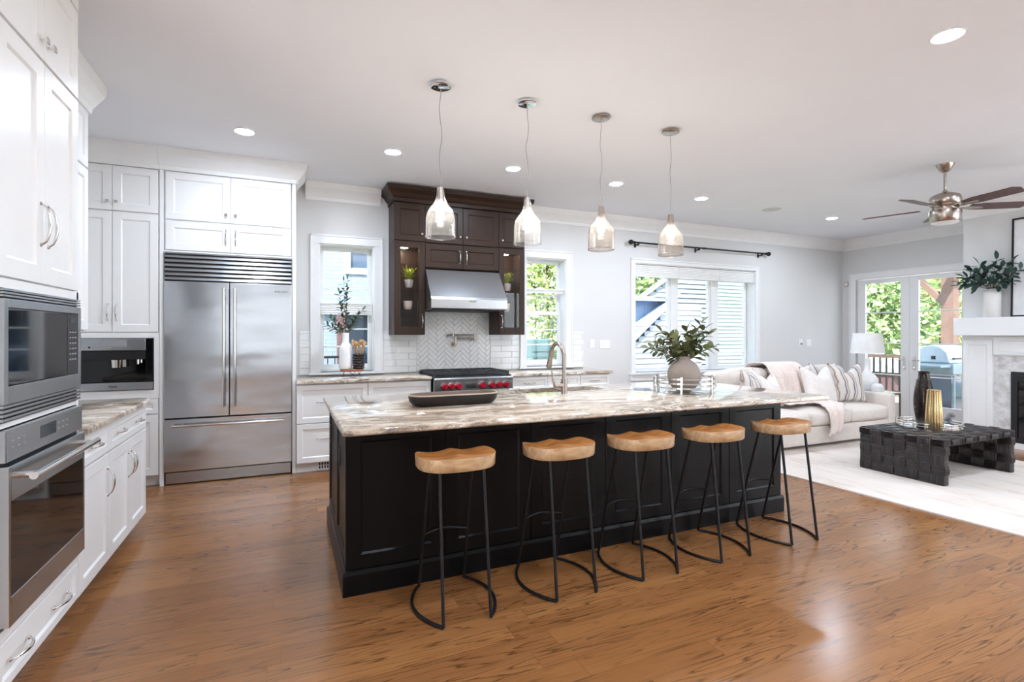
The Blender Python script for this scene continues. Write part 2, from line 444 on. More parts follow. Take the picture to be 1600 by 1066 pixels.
def m_stripe():
    n = NT('striped_linen'); p = n.objc(); s = n.n('ShaderNodeSeparateXYZ', Vector=p)
    w = n.noise(n.scale(p, (2, 1, 5)), 2.0, 3)
    x = n.math('FRACT', n.math('ADD', n.math('MULTIPLY', s.outputs[0], 10.0), n.math('MULTIPLY', w, 0.5)))
    c = n.ramp(x, [(0.0, rgb(226, 220, 214)), (0.34, rgb(222, 214, 208)), (0.40, rgb(116, 120, 132)), (0.50, rgb(128, 126, 132)), (0.55, rgb(220, 212, 206)), (0.66, rgb(216, 206, 198)), (0.72, rgb(170, 140, 122)), (0.80, rgb(196, 176, 162)), (0.86, rgb(226, 220, 214))])
    return n.pbr(c, 0.92, 0.0, n.bump(n.noise(p, 220, 3), 0.2, 0.003))
M['stripe'] = m_stripe()

def m_woven():
    n = NT('woven_leather'); p = n.objc()
    a = n.noise(n.scale(p, (60, 60, 60)), 1.0, 3)
    c = n.ramp(n.n('ShaderNodeNewGeometry').outputs['Random Per Island'], [(0.0, rgb(20, 17, 18)), (0.5, rgb(36, 29, 28)), (1.0, rgb(58, 47, 44))])  # random block tones imitate sheen that turns with the ribs
    return n.pbr(c, 0.34, 0.0, n.bump(a, 0.15, 0.004), spec=0.6)
M['woven'] = m_woven()

def m_shade():
    n = NT('translucent_pleats')
    d = n.n('ShaderNodeBsdfDiffuse', Color=(0.75, 0.75, 0.74, 1)); t = n.n('ShaderNodeBsdfTranslucent', Color=(0.85, 0.85, 0.85, 1))
    mx = n.n('ShaderNodeMixShader', i0=0.55, i1=d, i2=t); n.t.links.new(mx.outputs[0], n.out.inputs[0]); return n.m
M['shadefab'] = m_shade()

def m_stone():
    n = NT('marble_mosaic'); p = n.pos()
    v = n.n('ShaderNodeTexVoronoi', {'feature': 'F1'}, Vector=n.scale(p, (1, 1, 1.8)), Scale=34.0)
    d = n.n('ShaderNodeTexVoronoi', {'feature': 'DISTANCE_TO_EDGE'}, Vector=n.scale(p, (1, 1, 1.8)), Scale=34.0)
    c = n.mix(0.5, rgb(222, 220, 216), v.outputs['Color'], 'SOFT_LIGHT')
    k = n.noise(p, 14.0, 4)
    hs = n.n('ShaderNodeHueSaturation', Saturation=0.08, Value=1.0, Color=c)
    c = n.mix(n.ramp(k, [(0.45, (0, 0, 0, 1)), (0.7, (0.55, 0.55, 0.55, 1))]), hs.outputs[0], rgb(160, 152, 144))
    c = n.mix(n.ramp(d.outputs[0], [(0.0, (1, 1, 1, 1)), (0.06, (0, 0, 0, 1))]), c, rgb(196, 192, 186))
    return n.pbr(c, 0.3, 0.0, n.bump(d.outputs[0], 0.2, 0.004))
M['stone'] = m_stone()

def m_brick(name, c1, c2, mortar):
    n = NT(name); p = n.pos(); s = n.n('ShaderNodeSeparateXYZ', Vector=p)
    q = n.n('ShaderNodeCombineXYZ', X=n.math('ADD', s.outputs[0], s.outputs[1]), Y=s.outputs[2], Z=0.0)
    b = n.n('ShaderNodeTexBrick', Vector=q, Color1=c1, Color2=c2, Mortar=mortar, Scale=1.0)
    b.inputs['Brick Width'].default_value = 0.22; b.inputs['Row Height'].default_value = 0.075; b.inputs['Mortar Size'].default_value = 0.006
    return n.pbr(b.outputs[0], 0.85, 0.0, n.bump(b.outputs[1], -0.3, 0.01))
M['paintbrick'] = m_brick('painted_brick', rgb(142, 154, 166), rgb(134, 147, 160), rgb(118, 132, 146))

def m_foliage(name, stops):
    n = NT(name); g = n.n('ShaderNodeNewGeometry')
    c = n.ramp(g.outputs['Random Per Island'], stops)
    d = n.n('ShaderNodeBsdfDiffuse', Color=c); t = n.n('ShaderNodeBsdfTranslucent', Color=c)
    mx = n.n('ShaderNodeMixShader', i0=0.45, i1=d, i2=t); n.t.links.new(mx.outputs[0], n.out.inputs[0]); return n.m
M['treeA'] = m_foliage('sunlit_foliage', [(0.0, rgb(96, 124, 68)), (0.5, rgb(160, 176, 104)), (1.0, rgb(208, 208, 150))])
M['treeB'] = m_foliage('green_foliage', [(0.0, rgb(100, 132, 88)), (0.5, rgb(158, 178, 122)), (1.0, rgb(212, 214, 164))])
M['treeC'] = m_foliage('golden_foliage', [(0.0, rgb(150, 160, 84)), (0.5, rgb(206, 200, 122)), (1.0, rgb(232, 218, 164))])

# ================================================================ SETTING
XL, XR, YB, YR, ZC = -1.78, 9.2, 6.1, -3.4, 3.05       # room shell
def FY(y): return lambda u, v, n: (u, y - n, v)          # faces the camera (-Y)
def FXp(x): return lambda u, v, n: (x + n, u, v)         # faces +X
def FXm(x): return lambda u, v, n: (x - n, u, v)         # faces -X

def holed(mb, m, a0, a1, z0, z1, n0, n1, holes):
    xs = sorted({a0, a1, *[h[0] for h in holes], *[h[1] for h in holes]})
    for p, q in zip(xs, xs[1:]):
        hs = [h for h in holes if h[0] <= p + 1e-6 and h[1] >= q - 1e-6]
        z = z0
        for h in sorted(hs, key=lambda h: h[2]):
            if h[2] > z: mb.box(p, q, z, h[2], n0, n1, m)
            z = h[3]
        if z < z1: mb.box(p, q, z, z1, n0, n1, m)
    return mb

def structl(name, mb, mat, label, cat, **k):
    o = struct(name, mb, mat, **k); o['label'] = label; o['category'] = cat; return o

structl('floor', MB().box(XL - .2, XR + .2, YR - .2, YB + .2, -.2, 0), M['floor'], 'glossy brown oak plank floor of the whole room', 'floor')
structl('ceiling', MB().box(XL - .2, XR + .2, YR - .2, YB + .22, ZC, ZC + .2), M['ceil'], 'flat pale ceiling with recessed lights', 'ceiling')
structl('wall_left', holed(MB(), FXp(XL), YR - .2, YB, 0, ZC, -.2, 0, [(-1.0, .8, .1, 2.75)]), M['wall'], 'pale wall behind the oven cabinets', 'wall')
W1 = (.336, .931, .93, 2.39); W2 = (2.88, 3.472, .93, 2.39); W3 = (4.621, 7.02, .80, 2.41)
structl('wall_back', holed(MB(), FY(YB), XL - .2, XR + .2, 0, ZC, -.24, 0, [W1, W2, W3]), M['wall'], 'pale grey wall holding the range hood and three windows', 'wall')
D1 = (4.19, 5.86, 0.0, 2.33)
structl('wall_right', holed(MB(), FXm(XR), YR - .2, YB, 0, ZC, -.2, 0, [D1, (-3.0, .7, .1, 2.75)]), M['wall'], 'pale grey wall with the glazed double doors', 'wall')
RW = [(5.7, 7.2, .1, 2.75), (7.4, 8.9, .1, 2.75)]
structl('wall_rear', holed(MB(), lambda u, v, n: (u, YR + n, v), XL, XR, 0, ZC, -.2, 0, RW + [(-1.6, .5, .95, 2.75)]), M['wall'], 'pale wall of tall garden windows facing the island', 'wall')

CROWN = [(0, 2.865), (.014, 2.865), (.02, 2.90), (.05, 2.94), (.088, 2.985), (.10, 3.02), (.105, 3.049), (0, 3.049)]
def crown(mb, m, a0, a1):
    mb.prism([(n, z) for n, z in CROWN], a0, a1, lambda n, z, u: m(u, z, n)); return mb
structl('trim_1', crown(crown(MB(), FY(YB), .19, 1.0), FY(YB), 2.81, XR), M['trim'], 'white crown moulding along the window wall', 'moulding')
structl('trim_2', crown(MB(), FXm(XR), 3.765, YB), M['trim'], 'white crown moulding above the double doors', 'moulding')
BASEP = [(0, 0), (.016, 0), (.016, .11), (.010, .135), (0, .14)]
def base(mb, m, a0, a1): mb.prism(BASEP, a0, a1, lambda n, z, u: m(u, z, n)); return mb
structl('baseboard_back', base(MB(), FY(YB), 3.77, XR), M['trim'], 'white baseboard under the triple window', 'baseboard')
structl('baseboard_right', base(MB(), FXm(XR), 5.965, YB - .02), M['trim'], 'white baseboard left of the double doors', 'baseboard')

# glazed backsplash tiles: horizontal bevelled strips left and right, herringbone behind the range
def clip(poly, x0, x1, z0, z1):
    def cut(P, ax, lim, keep_less):
        out = []
        for i in range(len(P)):
            a, b = P[i], P[(i + 1) % len(P)]
            ia = (a[ax] <= lim) == keep_less; ib = (b[ax] <= lim) == keep_less
            if ia: out.append(a)
            if ia != ib:
                t = (lim - a[ax]) / (b[ax] - a[ax]); out.append((a[0] + t * (b[0] - a[0]), a[1] + t * (b[1] - a[1])))
        return out
    for ax, lim, kl in ((0, x0, False), (0, x1, True), (1, z0, False), (1, z1, True)):
        if len(poly) < 3: return []
        poly = cut(poly, ax, lim, kl)
    return poly
def tile(mb, poly, m, t=.008, g=.0012, bev=.007):
    if len(poly) < 3: return
    cx = sum(p[0] for p in poly) / len(poly); cz = sum(p[1] for p in poly) / len(poly)
    area = abs(sum(poly[i][0] * poly[(i + 1) % len(poly)][1] - poly[(i + 1) % len(poly)][0] * poly[i][1] for i in range(len(poly)))) / 2
    if area < 1e-4: return
    def ins(d):
        r = []
        for p in poly:
            v = (cx - p[0], cz - p[1]); L = max(1e-6, math.hypot(*v)); k = min(.9, d * 1.25 / L); r.append((p[0] + v[0] * k, p[1] + v[1] * k))
        return r
    a = ins(g); b = ins(g + bev); n = len(poly)
    vs = [m(*p, .001) for p in a] + [m(*p, t - .004) for p in a] + [m(*p, t) for p in b]
    fs = [tuple(range(2 * n, 3 * n))]
    for k in range(n):
        q = (k + 1) % n
        fs += [(k, q, n + q, n + k), (n + k, n + q, 2 * n + q, 2 * n + k)]
    mb.add(vs, fs)
wt = plain('glazed_white_tile', rgb(234, 234, 232), 0.12, var=0.015, sc=5); grout = plain('grout', rgb(222, 221, 218), 0.8)
wb = MB()
m = FY(YB - .002)
for (x0, x1, z1) in ((.125, .243, 1.415), (1.03, 1.43, 1.415), (2.37, 2.787, 1.415), (3.581, 3.748, 1.415)):
    k = 0; z = .925
    while z < z1 - .01:
        x = x0 - (.15 if k % 2 else 0) - .0
        while x < x1:
            tile(wb, clip([(x, z), (x + .3, z), (x + .3, z + .076), (x, z + .076)], x0, x1, .925, z1), m); x += .3
        z += .076; k += 1
A = .045; Lh = .15; c45 = math.cos(PI / 4)
for i in range(-40, 40):
    for j in range(-16, 16):
        # herringbone cell: shift by (A, A) along a diagonal, and by 2L across
        for kind in (0, 1):
            ox = i * A + j * Lh; oz = i * A - j * Lh
            r = [(ox, oz), (ox + Lh, oz), (ox + Lh, oz + A), (ox, oz + A)] if kind == 0 else [(ox + Lh, oz + A - Lh), (ox + Lh + A, oz + A - Lh), (ox + Lh + A, oz + A), (ox + Lh, oz + A)]
            P = [(1.9 + (a - b) * c45, 1.29 + (a + b) * c45) for a, b in r]
            if min(p[0] for p in P) > 2.37 or max(p[0] for p in P) < 1.43 or min(p[1] for p in P) > 1.74 or max(p[1] for p in P) < .9: continue
            tile(wb, clip(P, 1.432, 2.368, .90, 1.74), m, bev=.004)
structl('wall_backsplash', wb, wt, 'glossy white tile backsplash with a herringbone panel behind the range', 'backsplash')
gb = MB()
for (x0, x1, z1) in ((.125, .243, 1.418), (1.03, 1.43, 1.418), (1.43, 2.37, 1.74), (2.37, 2.787, 1.418), (3.581, 3.751, 1.418)):
    gb.box(x0, x1, YB - .0018, YB - .0002, .921, z1)
structl('wall_backsplash_grout', gb, grout, 'pale grout bed behind the backsplash tiles', 'grout')

# ---- windows
def frame_ring(mb, m, a0, a1, z0, z1, w, n0, n1, wb=None, wt_=None):
    wb = w if wb is None else wb; wt_ = w if wt_ is None else wt_
    mb.box(a0, a0 + w, z0, z1, n0, n1, m); mb.box(a1 - w, a1, z0, z1, n0, n1, m)
    mb.box(a0 + w, a1 - w, z0, z0 + wb, n0, n1, m); mb.box(a0 + w, a1 - w, z1 - wt_, z1, n0, n1, m); return mb
def casing(mb, m, a0, a1, z0, z1, w, head, foot=True):
    mb.box(a0 - w, a0, z0, z1, -.01, .02, m); mb.box(a1, a1 + w, z0, z1, -.01, .02, m)
    mb.box(a0 - w, a1 + w, z1, z1 + head, -.01, .022, m)
    for (p, q) in ((a0 - w, a0 - w + .018), (a1 + w - .018, a1 + w)): mb.box(p, q, z0, z1 + head, .018, .032, m)
    mb.box(a0 - w, a1 + w, z1 + head - .018, z1 + head, .018, .032, m)
    return mb
def jamb(mb, m, o, d):
    mb.box(o[0], o[0] + .012, o[2], o[3], -d, 0, m); mb.box(o[1] - .012, o[1], o[2], o[3], -d, 0, m)
    mb.box(o[0], o[1], o[3] - .012, o[3], -d, 0, m); mb.box(o[0], o[1], o[2], o[2] + .02, -d, 0, m); return mb
def double_hung(name, o, label, muntU, muntL):
    m = FY(YB)
    w = thing(name, label, 'window', ((o[0] + o[1]) / 2, YB, o[2]), kind='structure')
    obj('casing', casing(MB(), m, o[0], o[1], .925, o[3], .096, .10), M['trim'], w, bevel=.003)
    obj('jamb', jamb(MB(), m, o, .23), M['trim'], w)
    obj('sill', MB().box(o[0] - .11, o[1] + .11, o[2] - .005, o[2] + .02, -.1, .045, m).box(o[0] + .012, o[1] - .012, o[2] + .02, o[2] + .05, -.2, -.08, m), M['trim'], w, bevel=.004)
    mid = 1.66
    a0, a1 = o[0] + .012, o[1] - .012
    for nm, z0, z1, d0, d1, mu in (('upper_sash', mid - .02, o[3] - .012, -.185, -.15, muntU), ('lower_sash', o[2] + .05, mid + .02, -.145, -.11, muntL)):
        b = frame_ring(MB(), m, a0, a1, z0, z1, .043, d0, d1, wb=.05)
        for z in mu: b.box(a0 + .043, a1 - .043, z - .009, z + .009, d0 + .008, d1 - .008, m)
        s = obj(nm, b, M['trim'], w, bevel=.003)
        obj('pane', MB().box(a0 + .043, a1 - .043, z0 + .05, z1 - .043, (d0 + d1) / 2 - .002, (d0 + d1) / 2 + .002, m), M['pane'], s)
    return w
double_hung('window_1', W1, 'narrow white sash window left of the dark range cabinets', (1.90,), (1.235, 1.437))
double_hung('window_2', W2, 'narrow white sash window right of the dark range cabinets', (1.90,), (1.235, 1.437))

m = FY(YB)
w3 = thing('window_3', 'wide triple white casement window behind the sofa', 'window', (5.82, YB, .8), kind='structure')
obj('casing', casing(MB(), m, W3[0], W3[1], .70, W3[3], .08, .065).box(W3[0] - .1, W3[1] + .1, .79, .82, -.1, .05, m).box(W3[0] - .06, W3[1] + .06, .70, .79, -.005, .018, m), M['trim'], w3, bevel=.003)
obj('jamb', jamb(MB(), m, W3, .235), M['trim'], w3)
b = MB()
for (p, q) in ((5.355, 5.545), (6.165, 6.37)): b.box(p + .045, q - .045, .82, 2.4, -.235, -.13, m)
obj('mullions', b, M['trim'], w3, bevel=.004)
for (p, q) in ((4.70, 5.40), (5.50, 6.21), (6.325, 7.0)):
    b = frame_ring(MB(), m, p, q, .825, 2.39, .05, -.2, -.155)
    for z in (1.08, 1.49, 1.915): b.box(p + .05, q - .05, z - .008, z + .008, -.19, -.168, m)
    s = obj('casement_sash', b, M['trim'], w3, bevel=.003)
    obj('pane', MB().box(p + .05, q - .05, .875, 2.34, -.18, -.176, m), M['pane'], s)
# rear windows
for i, h in enumerate(RW):
    m = lambda u, v, n: (u, YR + n, v)
    w = thing('window_%d' % (4 + i), ('tall garden window behind the photographer, %s' % ('nearer the oven side', 'nearer the fireplace side')[i]), 'window', ((h[0] + h[1]) / 2, YR, h[2]), kind='structure')
    b = frame_ring(MB(), m, h[0], h[1], h[2], h[3], .06, -.14, -.06)
    for k in (1, 2): xx = h[0] + (h[1] - h[0]) * k / 3; b.box(xx - .04, xx + .04, h[2], h[3], -.14, -.06, m)
    obj('frame', b, M['trim'], w)
    obj('pane', MB().box(h[0] + .06, h[1] - .06, h[2] + .06, h[3] - .06, -.102, -.098, m), M['clearpane'], w)
for nm, m, h, lab in (('window_6', FXp(XL), (-1.0, .8, .1, 2.75), 'unseen tall side window added for daylight near the oven cabinet'), ('window_7', FXm(XR), (-3.0, .7, .1, 2.75), 'unseen tall side window added for daylight beyond the fireplace')):  # both side windows are out of view, added to let in more daylight
    w = thing(nm, lab, 'window', m((h[0] + h[1]) / 2, h[2], 0), kind='structure')
    b = frame_ring(MB(), m, h[0], h[1], h[2], h[3], .06, -.14, -.06)
    for k in (1, 2): xx = h[0] + (h[1] - h[0]) * k / 3; b.box(xx - .04, xx + .04, h[2], h[3], -.14, -.06, m)
    obj('frame', b, M['trim'], w)
    obj('pane', MB().box(h[0] + .06, h[1] - .06, h[2] + .06, h[3] - .06, -.102, -.098, m), M['clearpane'], w)

w = thing('window_8', 'shaded garden window opposite the refrigerator', 'window', (-.55, YR, .95), kind='structure')
m = lambda u, v, n: (u, YR + n, v)
obj('frame', frame_ring(MB(), m, -1.6, .5, .95, 2.75, .06, -.14, -.06).box(-.59, -.51, 1.01, 2.69, -.14, -.06, m), M['trim'], w)
obj('pane', MB().box(-1.54, .44, 1.01, 2.69, -.102, -.098, m), M['clearpane'], w)

# ---- glazed double doors on the right wall
m = FXm(XR)
structl('trim_3', casing(MB(), m, D1[0], D1[1], 0, D1[3], .105, .105), M['trim'], 'white casing around the glazed double doors', 'casing', bevel=.003)
for i, (p, q, side) in enumerate(((5.034, 5.85, 'lamp'), (4.2, 5.026, 'mantel'))):
    d = thing('door_%d' % (1 + i), 'white glazed door leaf with chrome lever, on the %s side' % side, 'door', (XR, (p + q) / 2, 0), kind='structure')
    b = frame_ring(MB(), m, p, q, .008, 2.318, .128, -.075, -.03, wb=.24, wt_=.075)
    for z in (.70, 1.222, 1.742): b.box(p + .128, q - .128, z - .009, z + .009, -.065, -.04, m)
    obj('frame', b, M['trim'], d, bevel=.004)
    obj('pane', MB().box(p + .128, q - .128, .25, 2.24, -.055, -.051, m), M['pane'], d)
    hy = p + .07 if i == 0 else q - .07; s = 1 if i == 0 else -1
    hb = MB().box(hy - .02, hy + .02, .80, 1.02, -.03, -.022, m).cyl(m(hy, .96, -.022), m(hy, .96, .03), .009).tube([m(hy, .96, .03), m(hy + s * .03, .962, .034), m(hy + s * .11, .955, .03)], .008)
    hb.cyl(m(hy, .84, -.022), m(hy, .84, -.005), .016).box(hy - .004, hy + .004, .82, .86, -.005, .012, m)
    obj('handle', hb, M['chrome'], d, smooth=True)
    if i == 0:
        for z in (.45, 1.2, 1.95, 2.1): obj('hinge', MB().cyl(m(q + .002, z - .045, -.018), m(q + .002, z + .045, -.018), .008), M['chrome'], d)
    else:
        for z in (.3, 1.2, 2.1): obj('hinge', MB().cyl(m(p - .002, z - .045, -.018), m(p - .002, z + .045, -.018), .008), M['chrome'], d)

# ---- chimney breast (plain wall) that carries the fireplace
structl('wall_chimney', MB().box(8.06, XR, .95, 3.76, 0, ZC), M['wall'], 'pale chimney breast above the white mantel', 'wall')
structl('trim_4', crown(MB(), FXm(8.06), .95, 3.76), M['trim'], 'white crown moulding on the chimney breast', 'moulding')

# ================================================================ OUTSIDE
structl('ground', MB().box(-40, 60, -40, 70, -1.3, -1.2), M['lawn'], 'lawn around the house', 'ground')
structl('bounce_patio', MB().box(-16, XL - .21, -16, 5, -.3, -.06).box(XL - .21, 22, -16, YR - .21, -.3, -.06).box(XR + .21, 22, YR - .21, 1.45, -.3, -.06), M['bounce_patio'], 'unseen pale concrete paving added to bounce light into the room', 'bounce_patio')  # out of view, added to bounce sun and sky light indoors
structl('deck', MB().box(XR + .21, 13.2, 1.5, 9.7, -.25, -.06), M['deck'], 'timber deck beyond the double doors', 'deck')

def leafcloud(mb, c, rad, n, size, rnd):
    for _ in range(n):
        while True:
            p = Vector((rnd.uniform(-1, 1), rnd.uniform(-1, 1), rnd.uniform(-1, 1)))
            if .35 < p.length < 1.0: break
        q = Vector(c) + Vector((p.x * rad[0], p.y * rad[1], p.z * rad[2]))
        a = Vector((rnd.gauss(0, 1), rnd.gauss(0, 1), rnd.gauss(0, 1))).normalized(); b2 = a.orthogonal().normalized()
        s = size * rnd.uniform(.6, 1.3)
        mb.add([q - a * s, q + b2 * s * .6, q + a * s, q - b2 * s * .6], [(0, 1, 2, 3)])
def tree(x, y, h, r, mat, label, seed, n=2600, low=.2, size=.16):
    rnd = random.Random(seed)
    t = thing('tree', label, 'tree', (x, y, -1.2), group='trees beyond the windows')
    obj('trunk', MB().tube([(x, y, -1.2), (x + .1, y, -1.2 + h * .3), (x, y + .1, -1.2 + h * .75)], [.2, .15, .05], 8), M['bark'], t, smooth=True)
    b = MB(); z0 = -1.2 + h * low
    for k in range(9):
        tt = rnd.uniform(0, 1); rr = r * (.75 if tt > .75 else 1)
        a = rnd.uniform(0, 2 * PI); d = rr * rnd.uniform(.15, .6)
        leafcloud(b, (x + d * math.cos(a), y + d * math.sin(a), z0 + tt * h * (1 - low) * .95), (rr * .6, rr * .6, h * .2), n // 9, size, rnd)
    obj('crown', b, mat, t)
tree(8.2, 15.6, 7.6, 2.4, M['treeA'], 'sunlit yellow-green tree right behind the sash window by the tap', 3, 5200, .05, .12)
tree(15.2, 18.6, 8, 3.2, M['treeB'], 'tall green tree behind the white gabled house, above its lowest roof', 5, 3000, .15, .2)
tree(22, 25, 9.5, 3.4, M['treeB'], 'green tree peeping over the white gable in the triple window', 6, 2600, .15, .22)
tree(22.8, 13.5, 8.4, 2.5, M['treeB'], 'green tree beyond the deck, behind the table lamp', 8, 3800, .1, .17)
tree(29.5, 20, 11, 3.4, M['treeA'], 'sunlit tree seen between the door muntins above the lamp shade', 9, 3400, .1, .2)
tree(29, 14.4, 9, 2.9, M['treeC'], 'golden tree seen through the door leaf behind the grill', 10, 3400, .08, .17)
tree(38, 18, 12, 4.4, M['treeA'], 'pale tree beyond the cedar post', 12, 3000, .1, .2)
tree(40, 27.5, 12, 4.2, M['treeB'], 'distant green tree at the hinge edge of the glazed door', 13, 2600, .1, .24)

def siding(mb, m, a0, a1, z0, z1, top=None, h=.14):
    z = z0
    while z < z1:
        zz = min(z + h, z1)
        l0, l1 = a0, a1
        if top: l0, l1 = top(z, zz)
        if l1 - l0 > .05:
            vs = [m(l0, z, .022), m(l1, z, .022), m(l1, zz, .0), m(l0, zz, .0), m(l0, z, -.05), m(l1, z, -.05)]
            mb.add(vs, [(0, 1, 2, 3), (0, 4, 5, 1)])
        z += h
hs = thing('neighbour_house', 'white gabled house with lap siding outside the triple window', 'house', (11, 12, -1.2))
g0 = (9.0, 2.3); gs = .62                              # rake starts here and climbs to the right
obj('gable_wall', (lambda b: (siding(b, FY(11.8), 8.3, 13.5, -1.2, 6, lambda z, zz: (max(8.3, g0[0] + (zz - g0[1]) / gs if zz > g0[1] else 8.3), 11.7)), b)[1])(MB()), M['siding'], hs)
rk = MB(); rk.prism([(8.8, 2.16), (8.8, 2.30), (14, 2.30 + 5.2 * gs), (14, 2.16 + 5.2 * gs)], 11.72, 11.78, lambda a, b_, c: (a, c, b_))
obj('rake_board', rk, M['siding'], hs)
obj('lean_to_roof', MB().prism([(6.6, .35), (9.35, 2.28), (9.35, 2.2), (6.6, .27)], 10.75, 11.7, lambda a, b_, c: (a, c, b_)).add([(7.2, 10.9, 2.25), (9.4, 10.9, 2.25), (9.4, 11.75, 2.45), (7.2, 11.75, 2.45)], [(0, 1, 2, 3)]), M['roofshade'], hs)
obj('lean_to_wall', (lambda b: (siding(b, FY(10.7), 8, 9.6, -1.2, 2.1, lambda z, zz: (max(7.2, 7.3 + (zz - .55) / .83), 10.3)), b)[1])(MB()), M['siding'], hs)
obj('barge_board', MB().prism([(7.0, .34), (7.0, .46), (9.5, 2.53), (9.5, 2.41)], 10.6, 10.72, lambda a, b_, c: (a, c, b_)), M['roofgrey'], hs)
obj('shadow_wall', MB().box(6.6, 9.4, 11.2, 11.3, .3, 2.3), M['roofshade'], hs)
obj('side_wing', (lambda b: (siding(b, FY(10.4), 10.35, 15.5, -1.2, 6.2, None, .10), b)[1])(MB()), M['sidinggr'], hs)
obj('corner_board', MB().box(10.28, 10.42, 10.34, 10.5, -1.2, 6.2), M['siding'], hs)

h2 = thing('brick_house', 'pale painted brick house outside the narrow left window', 'house', (1, 10.2, -1.2))
obj('wall', holed(MB(), FY(10), -4, 3.4, -1.2, 7, -.3, 0, [(1.08, 1.75, 2.62, 3.3), (.86, 3.0, -1.2, 1.75)]), M['paintbrick'], h2)
wi = obj('upper_window', frame_ring(MB(), FY(10), 1.0, 1.83, 2.5, 3.38, .09, -.05, .03), M['trim'], h2)
obj('pane', MB().box(1.08, 1.75, 2.58, 3.3, -.03, -.02, FY(10)).box(1.08, 1.75, 2.93, 2.97, -.02, .02, FY(10)), M['darkwin'], wi)
obj('sliding_door', MB().box(.86, 3.0, -1.2, 1.75, -.25, -.2, FY(10)), M['darkwin'], h2)
for xx in (.84, 1.42, 2.1): obj('brick_post', MB().box(xx, xx + .14, 9.7, 9.85, -1.2, 1.75), M['redbrick'], h2)
obj('band_course', MB().box(-4, 3.4, 9.93, 10.02, 1.75, 1.9), M['siding'], h2)
rl = thing('iron_railing', 'thin black iron railing outside the narrow left window', 'railing', (.6, 8.9, -1.2))
b = MB().box(-.6, .95, 8.88, 8.91, .98, 1.02).box(-.6, .95, 8.88, 8.91, .36, .39)
for k in range(15): b.box(-.6 + k * .11, -.585 + k * .11, 8.888, 8.903, -1.2, 1.0)
obj('bars', b, M['iron'], rl)
u = thing('utility_box', 'green metal utility box outside the window by the tap', 'utility box', (4.6, 9.2, -1.2))
obj('body', MB().box(4.35, 4.78, 9.0, 9.5, -1.2, 1.28), M['utility'], u, bevel=.02)
obj('louvres', (lambda b: ([b.box(4.39, 4.74, 8.985, 9.0, .2 + k * .12, .27 + k * .12) for k in range(8)], b)[1])(MB()), M['utility'], u)

# deck things beyond the doors
rl = thing('deck_railing', 'brown timber railing with dark balusters along the deck edge', 'railing', (12.9, 7, -.06))
b = MB().box(12.85, 12.95, 1.8, 9.6, .82, .90)
obj('top_rail', b, M['bark'], rl); obj('bottom_rail', MB().box(12.87, 12.93, 1.8, 9.6, .02, .07), M['bark'], rl)
for k in range(55): obj('baluster', MB().box(12.885, 12.915, 1.9 + k * .14, 1.93 + k * .14, .07, .82), M['iron'], rl)
pg = thing('pergola', 'cedar pergola post with brace and beam at the deck edge', 'pergola', (12.6, 6.1, -.06))
py = 6.12
obj('post', MB().box(12.5, 12.72, py - .12, py + .1, -.06, 2.75), M['cedar'], pg)
obj('beam', MB().box(12.46, 12.76, 1.8, 9.6, 2.75, 3.05).box(9.45, 12.76, py - .5, py - .38, 3.05, 3.25), M['cedar'], pg)
obj('brace', MB().prism([(py + .1, 1.95), (py + .1, 2.12), (py + .66, 2.75), (py + .80, 2.75)], 12.55, 12.67, lambda a, b_, c: (c, a, b_)), M['cedar'], pg)
gx, gy = 10.9, 5.36
gr = thing('barbecue_grill', 'pale blue-grey barbecue grill on the deck behind the double doors', 'grill', (gx, gy, -.06))
prof = [(.27, .865), (.285, .98), (.25, 1.10), (.16, 1.165), (.02, 1.18), (-.10, 1.15), (-.20, 1.05), (-.255, .865)]
obj('lid', MB().prism(prof, gx - .36, gx + .36, lambda a, b_, c: (c, gy + a, b_)), M['grillmetal'], gr, bevel=.02)
obj('lid_handle', MB().cyl((gx - .3, gy - .27, .95), (gx + .3, gy - .27, .95), .014).box(gx - .372, gx - .36, gy - .03, gy + .03, .93, .99), M['iron'], gr)
obj('firebox', MB().box(gx - .38, gx + .38, gy - .31, gy + .31, .68, .86), M['grillcover'], gr, bevel=.012)
for s in (-1, 1): obj('side_shelf', MB().box(gx + s * .39 - (.3 if s < 0 else 0), gx + s * .39 + (.3 if s > 0 else 0), gy - .28, gy + .28, .80, .84), M['grillcover'], gr, bevel=.008)
obj('cabinet', MB().box(gx - .36, gx + .36, gy - .27, gy + .27, .06, .64), M['darkwin'], gr)
obj('towel_bar', MB().cyl((gx - .42, gy - .36, .66), (gx - .42, gy + .36, .66), .014), M['grillmetal'], gr)
for sx in (-.34, .34):
    for sy in (-.30, .30): obj('leg', MB().cyl((gx + sx, gy + sy, -.06), (gx + sx, gy + sy, .68), .02), M['grillcover'], gr)
fh = thing('far_house', 'white roofed house far beyond the deck railing', 'house', (18, 11, -1.2))
obj('wall', MB().box(17, 19, 9.7, 12.3, -1.2, .2), M['redbrick'], fh)
obj('roof', MB().prism([(9.5, .2), (10.1, .62), (10.7, .35), (11.3, .75), (12.5, .2)], 16.9, 19.1, lambda a, b_, c: (c, a, b_)), M['siding'], fh)

